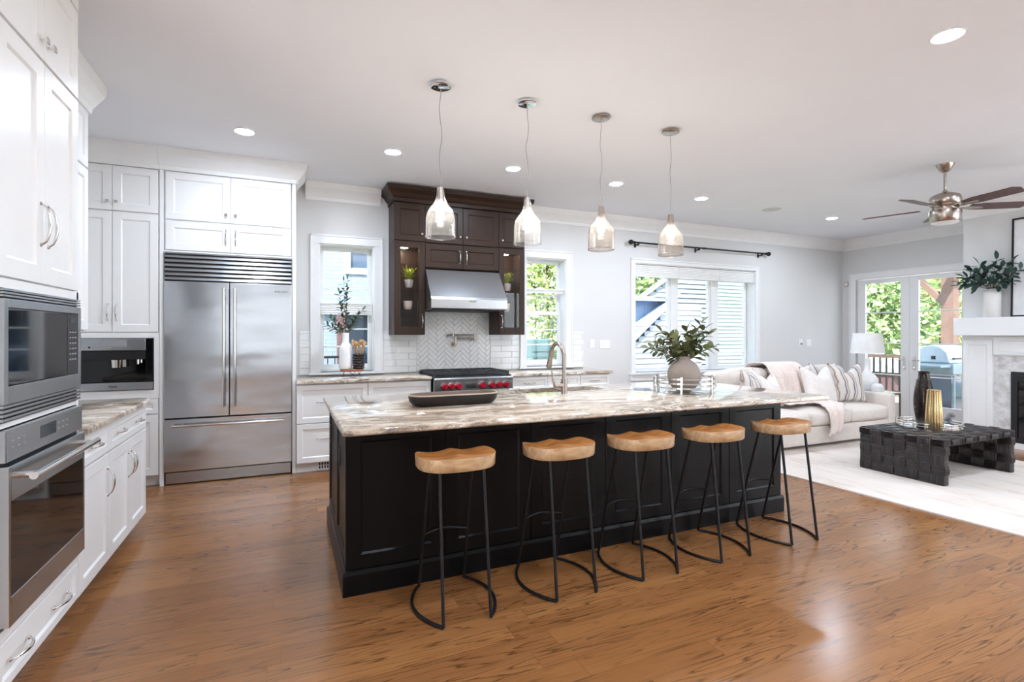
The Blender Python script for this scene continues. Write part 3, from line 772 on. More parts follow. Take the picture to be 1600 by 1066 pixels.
# ================================================================ CABINETRY
def shaker(mb, m, a0, a1, z0, z1, t=.02, rail=.062, rec=.009, sl=.010, n0=0.0):
    """one framed door: flat rails, a sloped inner edge, a sunk panel"""
    r = min(rail, (a1 - a0) * .3, (z1 - z0) * .3)
    def rect(d, n): return [m(a0 + d, z0 + d, n), m(a1 - d, z0 + d, n), m(a1 - d, z1 - d, n), m(a0 + d, z1 - d, n)]
    vs = rect(0, n0) + rect(0, n0 + t - .002) + rect(.002, n0 + t) + rect(r, n0 + t) + rect(r + sl, n0 + t - rec)
    fs = [(0, 1, 2, 3), (16, 17, 18, 19)]
    for L in range(4):
        for k in range(4):
            q = (k + 1) % 4; fs.append((L * 4 + k, L * 4 + q, L * 4 + 4 + q, L * 4 + 4 + k))
    return mb.add(vs, fs)
def pull(m, a, z, L, vert, parent, n0=.02, mat=None):
    """bow pull with flared feet"""
    P = []; rr = []
    for k in range(13):
        t = k / 12; s = (t - .5) * L
        n = n0 + .030 * math.sin(PI * min(1, max(0, t))) ** .45 + .001
        P.append(m(a, z + s, n) if vert else m(a + s, z, n)); rr.append(.0042 + .0028 * math.cos(PI * (t - .5)) ** 2)
    b = MB().tube(P, rr, 8)
    for s in (-L / 2, L / 2):
        c = (a, z + s) if vert else (a + s, z)
        b.cyl(m(*c, n0), m(*c, n0 + .006), .0085, .006, 10)
    return obj('handle', b, mat or M['chrome'], parent, smooth=True)
def knob(m, a, z, parent, n0=.02, s=.013, mat=None):
    b = MB().cyl(m(a, z, n0), m(a, z, n0 + .018), .006, .005, 10)
    b.box(a - s, a + s, z - s, z + s, n0 + .018, n0 + .027, m)
    return obj('knob', b, mat or M['chrome'], parent, bevel=.002)
G = .002
def door(root, m, a0, a1, z0, z1, mat='cab', name='door', **k):
    return obj(name, shaker(MB(), m, a0 + G, a1 - G, z0 + G, z1 - G, **k), M[mat], root)

# ---- tall oven cabinet
m = FXp(-.94)
TY0, TY1 = 2.335, 3.118
ov = thing('oven_cabinet', 'tall white cabinet built around the microwave and wall oven', 'cabinet', (-1.35, 2.73, 0))
b = MB().box(XL + .005, -.94, TY0 - .3, TY0 + .01, .1, 2.9).box(XL + .005, -.94, TY1 - .018, TY1, .1, 2.9)
b.box(XL + .005, -.94, TY0, TY1, 1.565, 2.9).box(XL + .005, -.94, TY0, TY1, .1, .33).box(XL + .005, -1.4, TY0, TY1, .33, 1.565)
b.box(-1.4, -.925, TY0, TY1, 1.042, 1.060).box(-.94, -.922, TY0, TY0 + .02, .1, 2.9).box(-.94, -.922, TY1 - .02, TY1, .33, 1.58).box(-.94, -.922, TY0, TY1, .285, .325).box(-.94, -.922, TY0, TY1, 1.545, 1.58)
obj('carcass', b, M['cab'], ov)
obj('toe_kick', MB().box(XL + .005, -1.0, TY0 - .3, TY1, 0, .1), M['cab'], ov)
obj('top_filler', MB().box(XL + .005, -.94, TY0 - .3, TY1, 2.9, 3.047).box(-.94, -.921, TY0 - .3, TY1, 2.94, 3.047), M['cab'], ov)
ym = 2.735
for (p, q, s) in ((TY0 + .015, ym, 1), (ym, TY1 - .005, -1)):
    d = door(ov, m, p, q, 1.585, 2.503, rail=.07); pull(m, (q if s > 0 else p) - s * .035, 1.83, .17, True, d)
    d = door(ov, m, p, q, 2.512, 2.932, rail=.07); knob(m, (q if s > 0 else p) - s * .035, 2.585, d)
d = door(ov, m, TY0 + .015, TY1 - .005, .105, .28, name='drawer', rail=.035)
pull(m, 2.52, .195, .15, False, d); pull(m, 2.90, .195, .15, False, d)
# the drawer stack continues towards the camera
# ---- microwave
m = FXp(-.92); A0, A1 = 2.362, 3.096
mw = thing('microwave', 'built-in steel microwave with black glass door above the wall oven', 'microwave', (-1.1, 2.73, 1.062))
obj('body', MB().box(-1.38, -.921, A0, A1, 1.063, 1.541), M['blackplastic'], mw)
fr = frame_ring(MB(), m, A0, A1, 1.128, 1.506, .03, 0, .016, wb=.065, wt_=.032)
obj('trim_frame', fr, M['steelflat'], mw, bevel=.002)
for nm, z0, z1, k in (('upper_vent', 1.508, 1.541, 3), ('lower_vent', 1.064, 1.126, 4)):
    b = MB(); hh = (z1 - z0) / (k + .0)
    for i in range(k): b.box(A0, A1, z0 + i * hh + hh * .35, z0 + (i + 1) * hh, .0, .014, m)
    obj(nm, b, M['steelflat'], mw, bevel=.001)
obj('door', MB().box(A0 + .032, 2.93, 1.195, 1.472, 0, .014, m), M['blackglass'], mw, bevel=.002)
cp = obj('control_panel', MB().box(2.934, A1 - .032, 1.195, 1.472, 0, .014, m), M['blackglass'], mw, bevel=.002)
kb = MB()
for i in range(3):
    for j in range(6): kb.box(2.958 + i * .03, 2.976 + i * .03, 1.26 + j * .025, 1.266 + j * .025, .014, .0148, m)
obj('keypad', kb, M['greylabel'], cp)
obj('display', MB().box(2.965, 3.02, 1.432, 1.45, .014, .0148, m), M['screen'], cp)
# ---- wall oven
wo = thing('wall_oven', 'steel wall oven with black glass door and bar handle', 'oven', (-1.1, 2.73, .33))
obj('body', MB().box(-1.38, -.921, A0, A1, .34, 1.038), M['blackplastic'], wo)
cp = obj('control_panel', MB().box(A0, A1, .925, 1.038, 0, .02, m), M['steelflat'], wo, bevel=.003)
obj('display', MB().box(2.64, 2.79, .962, 1.012, .02, .021, m), M['screen'], cp)
kb = MB()
for i in range(9):
    if 2 < i < 4: continue
    for z in (.972, .996): kb.box(2.40 + i * .045 + (.14 if i > 3 else 0), 2.42 + i * .045 + (.14 if i > 3 else 0), z, z + .004, .02, .0206, m)
obj('keypad', kb, M['greylabel'], cp)
dr = obj('door', frame_ring(MB(), m, A0, A1, .345, .912, .012, 0, .03, wb=.105, wt_=.125), M['steelflat'], wo, bevel=.003)
obj('door_glass', MB().box(A0 + .012, A1 - .012, .45, .787, .004, .028, m), M['blackglass'], dr)
hb = MB().tube([m(A0 + .03, .868, .085), m(A1 - .02, .868, .085)], .0135, 14)
for y in (A0 + .07, A1 - .06): hb.cyl(m(y, .868, .03), m(y, .868, .085), .011, n=12)
obj('handle', hb, M['chrome'], dr, smooth=True)

# ---- base cabinets and counter left
m = FXp(-.94)
def base_unit(label, y0, y1, doors, draw_pulls):
    r = thing('base_cabinet', label, 'cabinet', (-1.35, (y0 + y1) / 2, 0))
    obj('carcass', MB().box(XL + .005, -.94, y0, y1, .1, .885).box(XL + .005, -1.02, y0 + .001, y1 - .001, 0, .1), M['cab'], r)
    d = door(r, m, y0, y1, .715, .875, name='drawer', rail=.04)
    for y in draw_pulls: pull(m, y, .795, .13, False, d)
    for (p, q, hy) in doors:
        d = door(r, m, p, q, .102, .708); pull(m, hy, .55, .15, True, d)
    return r
base_unit('white base cabinet with one door right beside the wall oven', 3.12, 3.59, [(3.12, 3.59, 3.555)], [3.355])
e = base_unit('white two-door base cabinet at the free end of the left counter', 3.592, 4.42, [(3.592, 4.005, 3.97), (4.005, 4.42, 4.04)], [3.80, 4.21])
obj('end_panel', MB().box(XL + .01, -.942, 4.42, 4.435, .1, .885), M['cab'], e)
def slab(mb, outline, z0, z1):
    """polished edge: outline polygon with a small round-over at top and bottom"""
    n = len(outline); cx = sum(p[0] for p in outline) / n; cy = sum(p[1] for p in outline) / n
    lv = [(.006, z0), (0, z0 + .006), (0, z1 - .008), (.003, z1 - .003), (.009, z1)]
    vs = []
    for d, z in lv:
        for i in range(n):
            a = Vector(outline[i - 1]); p = Vector(outline[i]); c = Vector(outline[(i + 1) % n])
            t1 = (p - a).normalized(); t2 = (c - p).normalized()
            nn = Vector((-(t1.y + t2.y), t1.x + t2.x)); nn.normalize(); k = d / max(.3, abs(Vector((-t1.y, t1.x)).dot(nn)))
            vs.append((p.x + nn.x * k, p.y + nn.y * k, z))
    fs = [tuple(range(n)), tuple(range(4 * n, 5 * n))]
    for L in range(4):
        for k in range(n): q = (k + 1) % n; fs.append((L * n + k, L * n + q, (L + 1) * n + q, (L + 1) * n + k))
    return mb.add(vs, fs)
def arc(cx, cy, r, a0, a1, k=8): return [(cx + r * math.cos(math.radians(a0 + (a1 - a0) * i / k)), cy + r * math.sin(math.radians(a0 + (a1 - a0) * i / k))) for i in range(k + 1)]
o = obj('countertop', slab(MB(), [(XL + .005, 3.122), (-.885, 3.122)] + arc(-.985, 4.37, .10, 0, 90) + [(XL + .005, 4.47)], .886, .92), M['granite'], at=(-1.3, 3.8, .886), smooth=35)
tag(o, 'veined granite counter on the white base cabinets beside the wall oven', 'countertop')
# ---- wall cabinets over the left counter
m = FXp(-1.24)
wc = thing('wall_cabinet', 'white wall cabinet hanging over the left granite counter', 'cabinet', (-1.45, 3.72, 1.40))
obj('carcass', MB().box(XL + .005, -1.24, 3.125, 4.31, 1.40, 2.9), M['cab'], wc)
for (p, q) in ((3.125, 3.72), (3.72, 4.31)):
    d = door(wc, m, p, q, 1.405, 2.485); pull(m, 3.72 + (.04 if p > 3.5 else -.04), 1.56, .14, True, d)
    d = door(wc, m, p, q, 2.495, 2.885); knob(m, 3.72 + (.04 if p > 3.5 else -.04), 2.57, d)
cr = MB(); crown(cr, FXp(-1.22), 3.125, 4.325); cr.box(XL + .01, -1.22, 3.125, 4.325, 2.87, 3.045)
cr.prism([(n, z) for n, z in CROWN], XL + .01, -1.22, lambda n, z, u: (u, 4.325 + n, z))
obj('crown_moulding', cr, M['trim'], wc)

# ---- tall cabinet with the coffee machine
YF = 5.53
m = FY(YF + .02)
pc = thing('pantry_cabinet', 'tall white cabinet in the corner around the coffee machine', 'cabinet', (-1.4, 5.8, 0))
px0, px1 = XL + .01, -1.052
b = MB().box(px0, px1, YF + .02, YB - .005, 1.36, 2.9).box(px0, px1, YF + .02, YB - .005, .1, .865).box(px0, px1, YF + .3, YB - .005, .865, 1.36).box(px0, px1, YF + .09, YB - .005, 0, .1)
b.box(px0, px1, YF + .002, YF + .02, 1.345, 1.392).box(px0, px1, YF + .002, YF + .02, .80, .878).box(-1.092, px1, YF + .002, YF + .02, .878, 1.345).box(px0, -1.70, YF + .002, YF + .02, .878, 1.345)
obj('carcass', b, M['cab'], pc)
for (p, q, hx) in ((-1.742, -1.399, -1.43), (-1.399, -1.057, -1.367)):
    d = door(pc, m, p, q, 1.395, 2.458); pull(m, hx, 1.57, .14, True, d)
    d = door(pc, m, p, q, 2.466, 2.862); knob(m, hx, 2.54, d)
    door(pc, m, p, q, .105, .652)
door(pc, m, -1.742, -1.057, .66, .795, name='drawer', rail=.04)
m2 = FY(YF)
cf = thing('coffee_machine', 'built-in black and steel coffee machine in the corner cabinet', 'coffee machine', (-1.39, 5.6, .88))
c0, c1 = -1.697, -1.096
obj('body', MB().box(c0, c1, YF + .06, YF + .29, .882, 1.342).box(c0, c0 + .01, YF, YF + .06, .882, 1.342).box(c1 - .01, c1, YF, YF + .06, .882, 1.342), M['blackplastic'], cf)
tp = obj('control_panel', MB().box(c0, c1 - .055, 1.235, 1.34, -.06, .012, m2), M['steelflat'], cf, bevel=.003)
obj('display', MB().box(-1.46, -1.29, 1.27, 1.33, .012, .0135, m2), M['greylabel'], tp)
obj('button', MB().cyl(m2(-1.555, 1.262, .012), m2(-1.555, 1.262, .016), .007), M['iron'], tp)
obj('side_panel', MB().box(c1 - .053, c1, .95, 1.34, -.06, .013, m2), M['blackglass'], cf, bevel=.003)
obj('spout_housing', MB().box(c0 + .02, c1 - .06, 1.155, 1.232, -.055, .004, m2), M['blackplastic'], cf, bevel=.004)
obj('back_glass', MB().box(c0 + .012, c1 - .056, .958, 1.153, -.058, -.05, m2), M['blackglass'], cf)
obj('dispenser', MB().cyl(m2(-1.365, 1.152, .0), m2(-1.365, 1.085, .0), .045, .04, 20).box(-1.32, -1.295, 1.09, 1.153, -.03, .01, m2), M['chrome'], cf, smooth=True)
obj('steam_pipe', MB().cyl(m2(-1.21, 1.153, 0), m2(-1.21, 1.112, 0), .010).cyl(m2(-1.185, 1.153, 0), m2(-1.185, 1.125, 0), .008), M['chrome'], cf)
dt = obj('drip_tray', MB().box(c0, c1, .884, .952, -.06, .014, m2), M['steelflat'], cf, bevel=.004)
lettering('badge', 'Miele', M['darklabel'], dt, m2(-1.39, .918, .0146), .028, (PI / 2, 0, 0))

# ---- cabinet around the refrigerator
fc = thing('refrigerator_cabinet', 'white cabinet framing the steel refrigerator, cupboards above it', 'cabinet', (-.48, 5.8, 0))
b = MB().box(-1.05, -1.018, YF - .002, YB - .005, 0, 2.9).box(.052, .087, YF - .002, YB - .005, 0, 2.9).box(-1.018, .052, YF + .02, YB - .005, 2.145, 2.9)
b.box(-1.018, .052, YF + .002, YF + .02, 2.128, 2.142)
obj('carcass', b, M['cab'], fc, bevel=.002)
for (p, q, s) in ((-1.006, -.482, 1), (-.482, .043, -1)):
    hx = -.482 - s * .04
    d = door(fc, m, p, q, 2.146, 2.418); pull(m, hx, 2.29, .14, True, d)
    d = door(fc, m, p, q, 2.426, 2.862); knob(m, hx, 2.50, d)
cr = MB(); crown(cr, FY(YF - .002), XL + .01, -1.052); cr.box(XL + .01, -1.052, YF - .002, YB - .01, 2.87, 3.045)
obj('crown_moulding', cr, M['trim'], pc)
cr = MB(); crown(cr, FY(YF - .002), -1.05, .087); cr.box(-1.05, .087, YF - .002, YB - .01, 2.87, 3.045)
cr.prism([(n, z) for n, z in CROWN], YF - .002, YB - .2, lambda n, z, u: (.087 + n, u, z))
cr.add([(.087, YF - .002, 2.865), (.192, YF - .107, 3.049), (.087, YF - .107, 3.049), (.192, YF - .002, 3.049), (.087, YF - .09, 2.985), (.175, YF - .002, 2.985), (.175, YF - .09, 2.985)], [(0, 4, 6), (0, 6, 5), (4, 2, 1, 6), (6, 1, 3, 5)])
obj('crown_moulding', cr, M['trim'], fc)

# ---- refrigerator
rf = thing('refrigerator', 'wide stainless steel refrigerator with french doors and bottom freezer', 'refrigerator', (-.48, 5.8, 0))
r0, r1 = -1.013, .047
obj('body', MB().box(r0, r1, YF + .03, YB - .06, .03, 2.125), M['blackplastic'], rf)
m = FY(YF)
gl = MB()
for k in range(6):
    z = 1.875 + k * .0405
    gl.add([m(r0, z, .021), m(r1, z, .021), m(r1, z + .030, .005), m(r0, z + .030, .005), m(r0, z + .034, -.03), m(r1, z + .034, -.03), m(r0, z - .001, -.03), m(r1, z - .001, -.03)], [(0, 1, 2, 3), (3, 2, 5, 4), (0, 6, 7, 1)])
gl.box(r0, r1, 2.112, 2.122, -.02, .02, m)
obj('grille', gl, M['steelflat'], rf)
for (p, q, s) in ((r0, -.494, 1), (-.488, r1, -1)):
    d = obj('door', MB().box(p, q, .612, 1.862, -.028, .022, m), M['steel'], rf, bevel=.004)
    hx = (q if s > 0 else p) - s * .042
    hb = MB().tube([m(hx, .70, .075), m(hx, 1.81, .075)], .0125, 14)
    for z in (.78, 1.73): hb.cyl(m(hx, z, .022), m(hx, z, .075), .009, n=10)
    obj('handle', hb, M['chrome'], d, smooth=True)
    if s < 0: lettering('badge', 'SUB-ZERO', M['darklabel'], d, m(-.045, 1.79, .0228), .026, (PI / 2, 0, 0))
d = obj('freezer_drawer', MB().box(r0, r1, .125, .600, -.028, .022, m), M['steel'], rf, bevel=.004)
hb = MB().tube([m(r0 + .07, .545, .075), m(r1 - .07, .545, .075)], .0125, 14)
for x_ in (r0 + .14, r1 - .14): hb.cyl(m(x_, .545, .022), m(x_, .545, .075), .009, n=10)
obj('handle', hb, M['chrome'], d, smooth=True)
obj('kick_plate', MB().box(r0 + .01, r1 - .01, .012, .112, -.03, -.005, m), M['steelflat'], rf)

# ---- back base cabinets
m = FY(5.47)
def back_unit(label, x0, x1, fronts, pulls=None, vent=False):
    r = thing('base_cabinet', label, 'cabinet', ((x0 + x1) / 2, 5.8, 0))
    obj('carcass', MB().box(x0, x1, 5.47, YB - .005, .1, .885).box(x0, x1, 5.54, YB - .005, 0, .1), M['cab'], r)
    for (z0, z1, hz) in fronts:
        d = door(r, m, x0, x1, z0, z1, name='drawer', rail=.05 if z1 - z0 > .2 else .035)
        if hz: pull(m, (x0 + x1) / 2 - (.08 if x0 < .5 else 0), hz, .14, False, d)
    return r
back_unit('white two-drawer base cabinet right of the refrigerator', .09, .77, [(.495, .875, .70), (.105, .49, .34)])
back_unit('white base cabinet just left of the steel range', .772, 1.435, [(.495, .875, None), (.105, .49, .34)])
back_unit('white drawer cabinet just right of the steel range', 2.375, 2.86, [(.72, .875, .80), (.42, .715, .57), (.105, .415, .26)])
back_unit('white drawer cabinet behind the kitchen tap', 2.862, 3.31, [(.72, .875, .80), (.42, .715, .57), (.105, .415, .26)])
back_unit('white drawer cabinet at the end of the window counter', 3.312, 3.74, [(.72, .875, .80), (.42, .715, .57), (.105, .415, .26)])
vt = thing('floor_register', 'small white slotted vent in the toe kick under the drawers', 'vent', (.40, 5.535, .02))
vb = MB().box(.28, .62, 5.530, 5.539, .012, .092); obj('plate', vb, M['trim'], vt, bevel=.002)
for r_ in range(2):
    for k in range(12): obj('slot', MB().box(.30 + k * .026, .314 + k * .026, 5.528, 5.5305, .022 + r_ * .034, .048 + r_ * .034), M['iron'], vt)
for x0, x1, lab in ((.09, 1.438, 'veined granite counter between refrigerator and range'), (2.372, 3.77, 'veined granite counter under the window right of the range')):
    o = obj('countertop', slab(MB(), [(x0, 5.42), (x1, 5.42), (x1, YB - .004), (x0, YB - .004)], .886, .92), M['granite'], at=((x0 + x1) / 2, 5.76, .886), smooth=35)
    tag(o, lab, 'countertop')

# ---- range
rg = thing('range_cooker', 'stainless gas range with red knobs and black grates', 'range', (1.905, 5.75, 0))
q0, q1 = 1.446, 2.364
m = FY(5.36)
obj('body', MB().box(q0, q1, 5.40, YB - .01, .12, .90), M['steelflat'], rg)
pn = obj('control_panel', MB().prism([(0, .72), (.0, .865), (.012, .875), (.012, .895), (-.0, .905), (-.1, .905), (-.1, .72)], q0, q1, lambda n, z, u: m(u, z, n)), M['steelflat'], rg, bevel=.003)
obj('oven_door', MB().box(q0, q1, .17, .70, -.04, .01, m), M['steelflat'], rg, bevel=.004)
obj('oven_handle', MB().tube([m(q0 + .05, .64, .06), m(q1 - .05, .64, .06)], .014, 12).cyl(m(q0 + .1, .64, .0), m(q0 + .1, .64, .06), .01).cyl(m(q1 - .1, .64, .0), m(q1 - .1, .64, .06), .01), M['chrome'], rg, smooth=True)
for x_ in (1.556, 1.636, 1.716, 1.99, 2.105, 2.19, 2.275):
    k_ = obj('knob', MB().cyl(m(x_, .812, .012), m(x_, .812, .05), .031, .027, 24).box(x_ - .006, x_ + .006, .787, .837, .05, .060, m), M['red'], rg, smooth=True)
    obj('bezel', MB().cyl(m(x_, .812, 0), m(x_, .812, .012), .041, .039, 28), M['chrome'], k_, smooth=True)
obj('name_plate', MB().box(1.80, 1.92, .785, .845, 0, .003, m), M['chrome'], pn)
obj('cooktop', MB().box(q0, q1, 5.43, YB - .02, .90, .917), M['blackplastic'], rg)
obj('back_guard', MB().box(q0, q1, YB - .06, YB - .012, .90, .945), M['steelflat'], rg, bevel=.003)
for c in range(3):
    g0_, g1_ = q0 + .012 + c * .2985, q0 + .012 + (c + 1) * .2985 - .004
    b = frame_ring(MB(), lambda u, v, n: (u, v, n), g0_, g1_, 5.44, 6.03, .016, .93, .958)
    ym_ = 5.735; b.box(g0_, g1_, ym_ - .008, ym_ + .008, .93, .958)
    for yy in (5.59, 5.88):
        xm = (g0_ + g1_) / 2
        for a in range(8):
            t = PI * a / 4; b.box(-.0, .09, -.007, .007, .936, .958, (lambda t, xm, yy: lambda u, v, n: (xm + (u + .045) * math.cos(t) - v * math.sin(t), yy + (u + .045) * math.sin(t) + v * math.cos(t), n))(t, xm, yy))
    for xx in (g0_ + .01, g1_ - .01):
        for yy in (5.45, 6.02): b.box(xx - .008, xx + .008, yy - .008, yy + .008, .917, .935)
    obj('grate', b, M['grate'], rg)
    for yy in (5.59, 5.88): obj('burner', MB().cyl(((g0_ + g1_) / 2, yy, .917), ((g0_ + g1_) / 2, yy, .94), .045, .038, 18), M['grate'], rg)
for sx in (q0 + .06, q1 - .06): obj('leg', MB().cyl((sx, 5.45, 0), (sx, 5.45, .12), .025), M['chrome'], rg)

# ---- dark cabinets around the hood
XC = 1.897
m = FY(5.77)
hc = thing('range_cabinets', 'dark brown wall cabinets with crown and glass side doors above the range', 'cabinet', (XC, 5.95, 1.37))
h0, h1, hl, hr = 1.096, 2.697, 1.446, 2.353
b = MB()
for (p, q) in ((h0, hl), (hr, h1)):
    b.box(p, p + .018, 5.77, YB - .010, 1.37, 2.42).box(q - .018, q, 5.77, YB - .010, 1.37, 2.42)
    b.box(p + .018, q - .018, 5.77, YB - .010, 1.37, 1.39).box(p + .018, q - .018, 5.77, YB - .010, 2.38, 2.419).box(p + .018, q - .018, YB - .022, YB - .010, 1.39, 2.38)
b.box(hl + .0005, hr - .0005, 5.77, YB - .010, 2.135, 2.86).box(h0, hl, 5.77, YB - .010, 2.42, 2.86).box(hr, h1, 5.77, YB - .010, 2.42, 2.86)
obj('carcass', b, M['dark'], hc, bevel=.002)
kn = dict(mat=M['chrome'])
for (p, q, hx) in ((h0, hl, hl - .04), (hl, XC, XC - .04), (XC, hr, XC + .04), (hr, h1, hr + .04)):
    d = door(hc, m, p, q, 2.43 if (p, q) in ((h0, hl), (hr, h1)) else 2.425, 2.85, 'dark'); knob(m, hx, 2.51, d, s=.011)
for (p, q, hx) in ((hl, XC, XC - .04), (XC, hr, XC + .04)):
    d = door(hc, m, p, q, 2.14, 2.415, 'dark'); pull(m, hx, 2.275, .14, True, d)
for (p, q, hx) in ((h0, hl, hl - .035), (hr, h1, hr + .035)):
    d = obj('glass_door', frame_ring(MB(), m, p + G, q - G, 1.374, 2.42, .07, 0, .02, wb=.085), M['dark'], hc, bevel=.003)
    obj('pane', MB().box(p + .072, q - .072, 1.459, 2.35, .008, .012, m), M['cabglass'], d)
    pull(m, hx, 1.53, .14, True, d)
    for z in (1.60, 1.875, 2.17): obj('shelf', MB().box(p + .02, q - .02, 5.79, YB - .024, z, z + .006), M['cabglass'], hc)
    obj('puck_light', MB().cyl(((p + q) / 2 - .03, 5.90, 2.378), ((p + q) / 2 - .03, 5.90, 2.368), .04, n=18), M['puck'], hc)
HC = [(0, 2.862), (.012, 2.862), (.012, 2.90), (.03, 2.915), (.05, 2.95), (.085, 2.985), (.09, 3.028), (0, 3.028)]
cr = MB(); n_ = len(HC)
vs = []
for (cx_, sx_, cy_) in ((h0, -1, None), (h0, -1, 1), (h1, 1, 1), (h1, 1, None)):
    for n, z in HC: vs.append((cx_ + sx_ * n, (YB - .004) if cy_ is None else 5.75 - n, z))
fs = []
for L in range(3):
    for k in range(n_): q = (k + 1) % n_; fs.append((L * n_ + k, L * n_ + q, (L + 1) * n_ + q, (L + 1) * n_ + k))
cr.add(vs, fs); cr.box(h0, h1, 5.76, YB - .01, 2.862, 3.026)
obj('crown_moulding', cr, M['dark'], hc)

# ---- hood
hd = thing('range_hood', 'sloped stainless steel range hood under the dark cabinets', 'range hood', (XC, 5.8, 1.65))
x0, x1 = 1.448, 2.351
obj('shell', MB().prism([(5.745, 2.118), (5.50, 1.79), (5.485, 1.765), (5.485, 1.665), (5.50, 1.655), (6.065, 1.655), (6.065, 2.118)], x0, x1, lambda a, b_, c: (c, a, b_)), M['steelflat'], hd, bevel=.004)
obj('filter', MB().box(x0 + .04, x1 - .04, 5.55, 6.03, 1.644, 1.654), M['grate'], hd)
lettering('badge', 'WOLF', M['darklabel'], hd, (XC + .03, 5.4838, 1.775 - .03), .03, (PI / 2, 0, 0))
# ---- pot filler
pf = thing('pot_filler', 'nickel pot filler folded against the herringbone tile', 'tap', (1.89, 6.09, 1.24))
y_ = 6.02
b = MB().cyl((1.89, 6.091, 1.25), (1.89, 6.075, 1.25), .035, n=20).cyl((1.89, 6.075, 1.25), (1.89, 6.0, 1.25), .014).tube([(1.89, y_, 1.25), (1.89, y_, 1.31), (1.89, y_, 1.335)], .013)
obj('wall_mount', b, M['nickel'], pf, smooth=True)
b = MB().tube([(1.89, y_, 1.325), (2.14, y_, 1.325)], .0105).cyl((2.14, y_, 1.30), (2.14, y_, 1.385), .015).cyl((1.89, y_, 1.30), (1.89, y_, 1.345), .016)
obj('lower_arm', b, M['nickel'], pf, smooth=True)
b = MB().tube([(2.14, y_ - .003, 1.368), (1.83, y_ - .003, 1.368), (1.79, y_ - .003, 1.362), (1.775, y_ - .003, 1.34)], .0105).cyl((1.86, y_, 1.35), (1.86, y_, 1.39), .014).box(1.80, 1.86, y_ - .006, y_ + .002, 1.388, 1.396)
obj('upper_arm', b, M['nickel'], pf, smooth=True)

# ================================================================ ISLAND
I0, I1, J0, J1 = .285, 3.53, 2.825, 3.955
isl = thing('kitchen_island', 'long black panelled kitchen island under the veined granite top', 'kitchen island', (1.9, 3.39, 0))
obj('carcass', MB().box(I0 + .02, I1 - .02, J0 + .02, 3.55, .0, .885).box(I0 + .02, 1.40, 3.55, J1 - .02, 0, .885).box(2.5, I1 - .02, 3.55, J1 - .02, 0, .885).box(1.40, 2.5, 3.55, J1 - .02, 0, .66), M['black'], isl)
m = FY(J0 + .02); w = (I1 - I0) / 6
for k in range(6): obj('panel', shaker(MB(), m, I0 + k * w + .002, I0 + (k + 1) * w - .002, .13, .884, rail=.075), M['black'], isl)
me_ = FXm(I0 + .02)
for k, (p, q) in enumerate(((J0 + .004, 3.39), (3.394, J1))):
    d = obj('end_panel', shaker(MB(), me_, p, q, .13, .884, rail=.075), M['black'], isl)
    yy = (3.12, 3.80)[k]
    so = obj('outlet', MB().box(yy - .036, yy + .036, .625, .745, .02, .026, me_), M['iron'], d, bevel=.002)
    obj('socket', MB().box(yy - .016, yy + .016, .645, .678, .026, .028, me_).box(yy - .016, yy + .016, .692, .725, .026, .028, me_), M['bead'], so)
m2 = FXp(I1 - .02); obj('end_panel', shaker(MB(), m2, J0 + .004, J1, .13, .884, rail=.075), M['black'], isl)
bs = MB()
BP = [(-.001, 0), (.016, 0), (.016, .108), (.010, .128), (-.001, .13)]
vs = []; n_ = len(BP)
for (sx, sy) in ((-1, -1), (1, -1), (1, 1), (-1, 1)):
    for n, z in BP: vs.append(((I0 if sx < 0 else I1) + sx * n, (J0 if sy < 0 else J1) + sy * n, z))
fs = [(L * n_ + k, L * n_ + (k + 1) % n_, ((L + 1) % 4) * n_ + (k + 1) % n_, ((L + 1) % 4) * n_ + k) for L in range(4) for k in range(n_)]
obj('base_moulding', bs.add(vs, fs), M['black'], isl)

C0, C1, K0, K1 = .245, 3.715, 2.565, 4.0
S = (1.47, 2.45, 3.60, 3.885)
cb = MB()
lv = [(.010, .886), (.0, .894), (.0, .908), (.004, .915), (.013, .92)]
vs = []
for d, z in lv:
    vs += [(C0 + d, K0 + d, z), (C1 - d, K0 + d, z), (C1 - d, K1 - d, z), (C0 + d, K1 - d, z)]
for z in (.92, .886): vs += [(S[0], S[2], z), (S[1], S[2], z), (S[1], S[3], z), (S[0], S[3], z)]
fs = []
for L in range(4):
    for k in range(4): q = (k + 1) % 4; fs.append((L * 4 + k, L * 4 + q, L * 4 + 4 + q, L * 4 + 4 + k))
for k in range(4):
    q = (k + 1) % 4
    fs += [(16 + k, 16 + q, 20 + q, 20 + k), (k, q, 24 + q, 24 + k), (20 + k, 20 + q, 24 + q, 24 + k)]
o = obj('island_countertop', cb.add(vs, fs), M['granite'], at=(1.98, 3.28, .886), smooth=35)
tag(o, 'long polished veined granite top of the black island', 'countertop')
sk = thing('sink', 'steel sink sunk in the island counter behind the tap', 'sink', (1.96, 3.74, .7))
b = MB(); t = .004
b.box(S[0] - .015, S[1] + .015, S[2] - .015, S[3] + .015, .70, .704)
b.box(S[0] - .015, S[0] - .011, S[2] - .015, S[3] + .015, .704, .885).box(S[1] + .011, S[1] + .015, S[2] - .015, S[3] + .015, .704, .885)
b.box(S[0] - .011, S[1] + .011, S[2] - .015, S[2] - .011, .704, .885).box(S[0] - .011, S[1] + .011, S[3] + .011, S[3] + .015, .704, .885)
obj('basin', b, M['steelflat'], sk); obj('drain', MB().cyl((1.96, 3.76, .704), (1.96, 3.76, .708), .045, n=20), M['chrome'], sk)

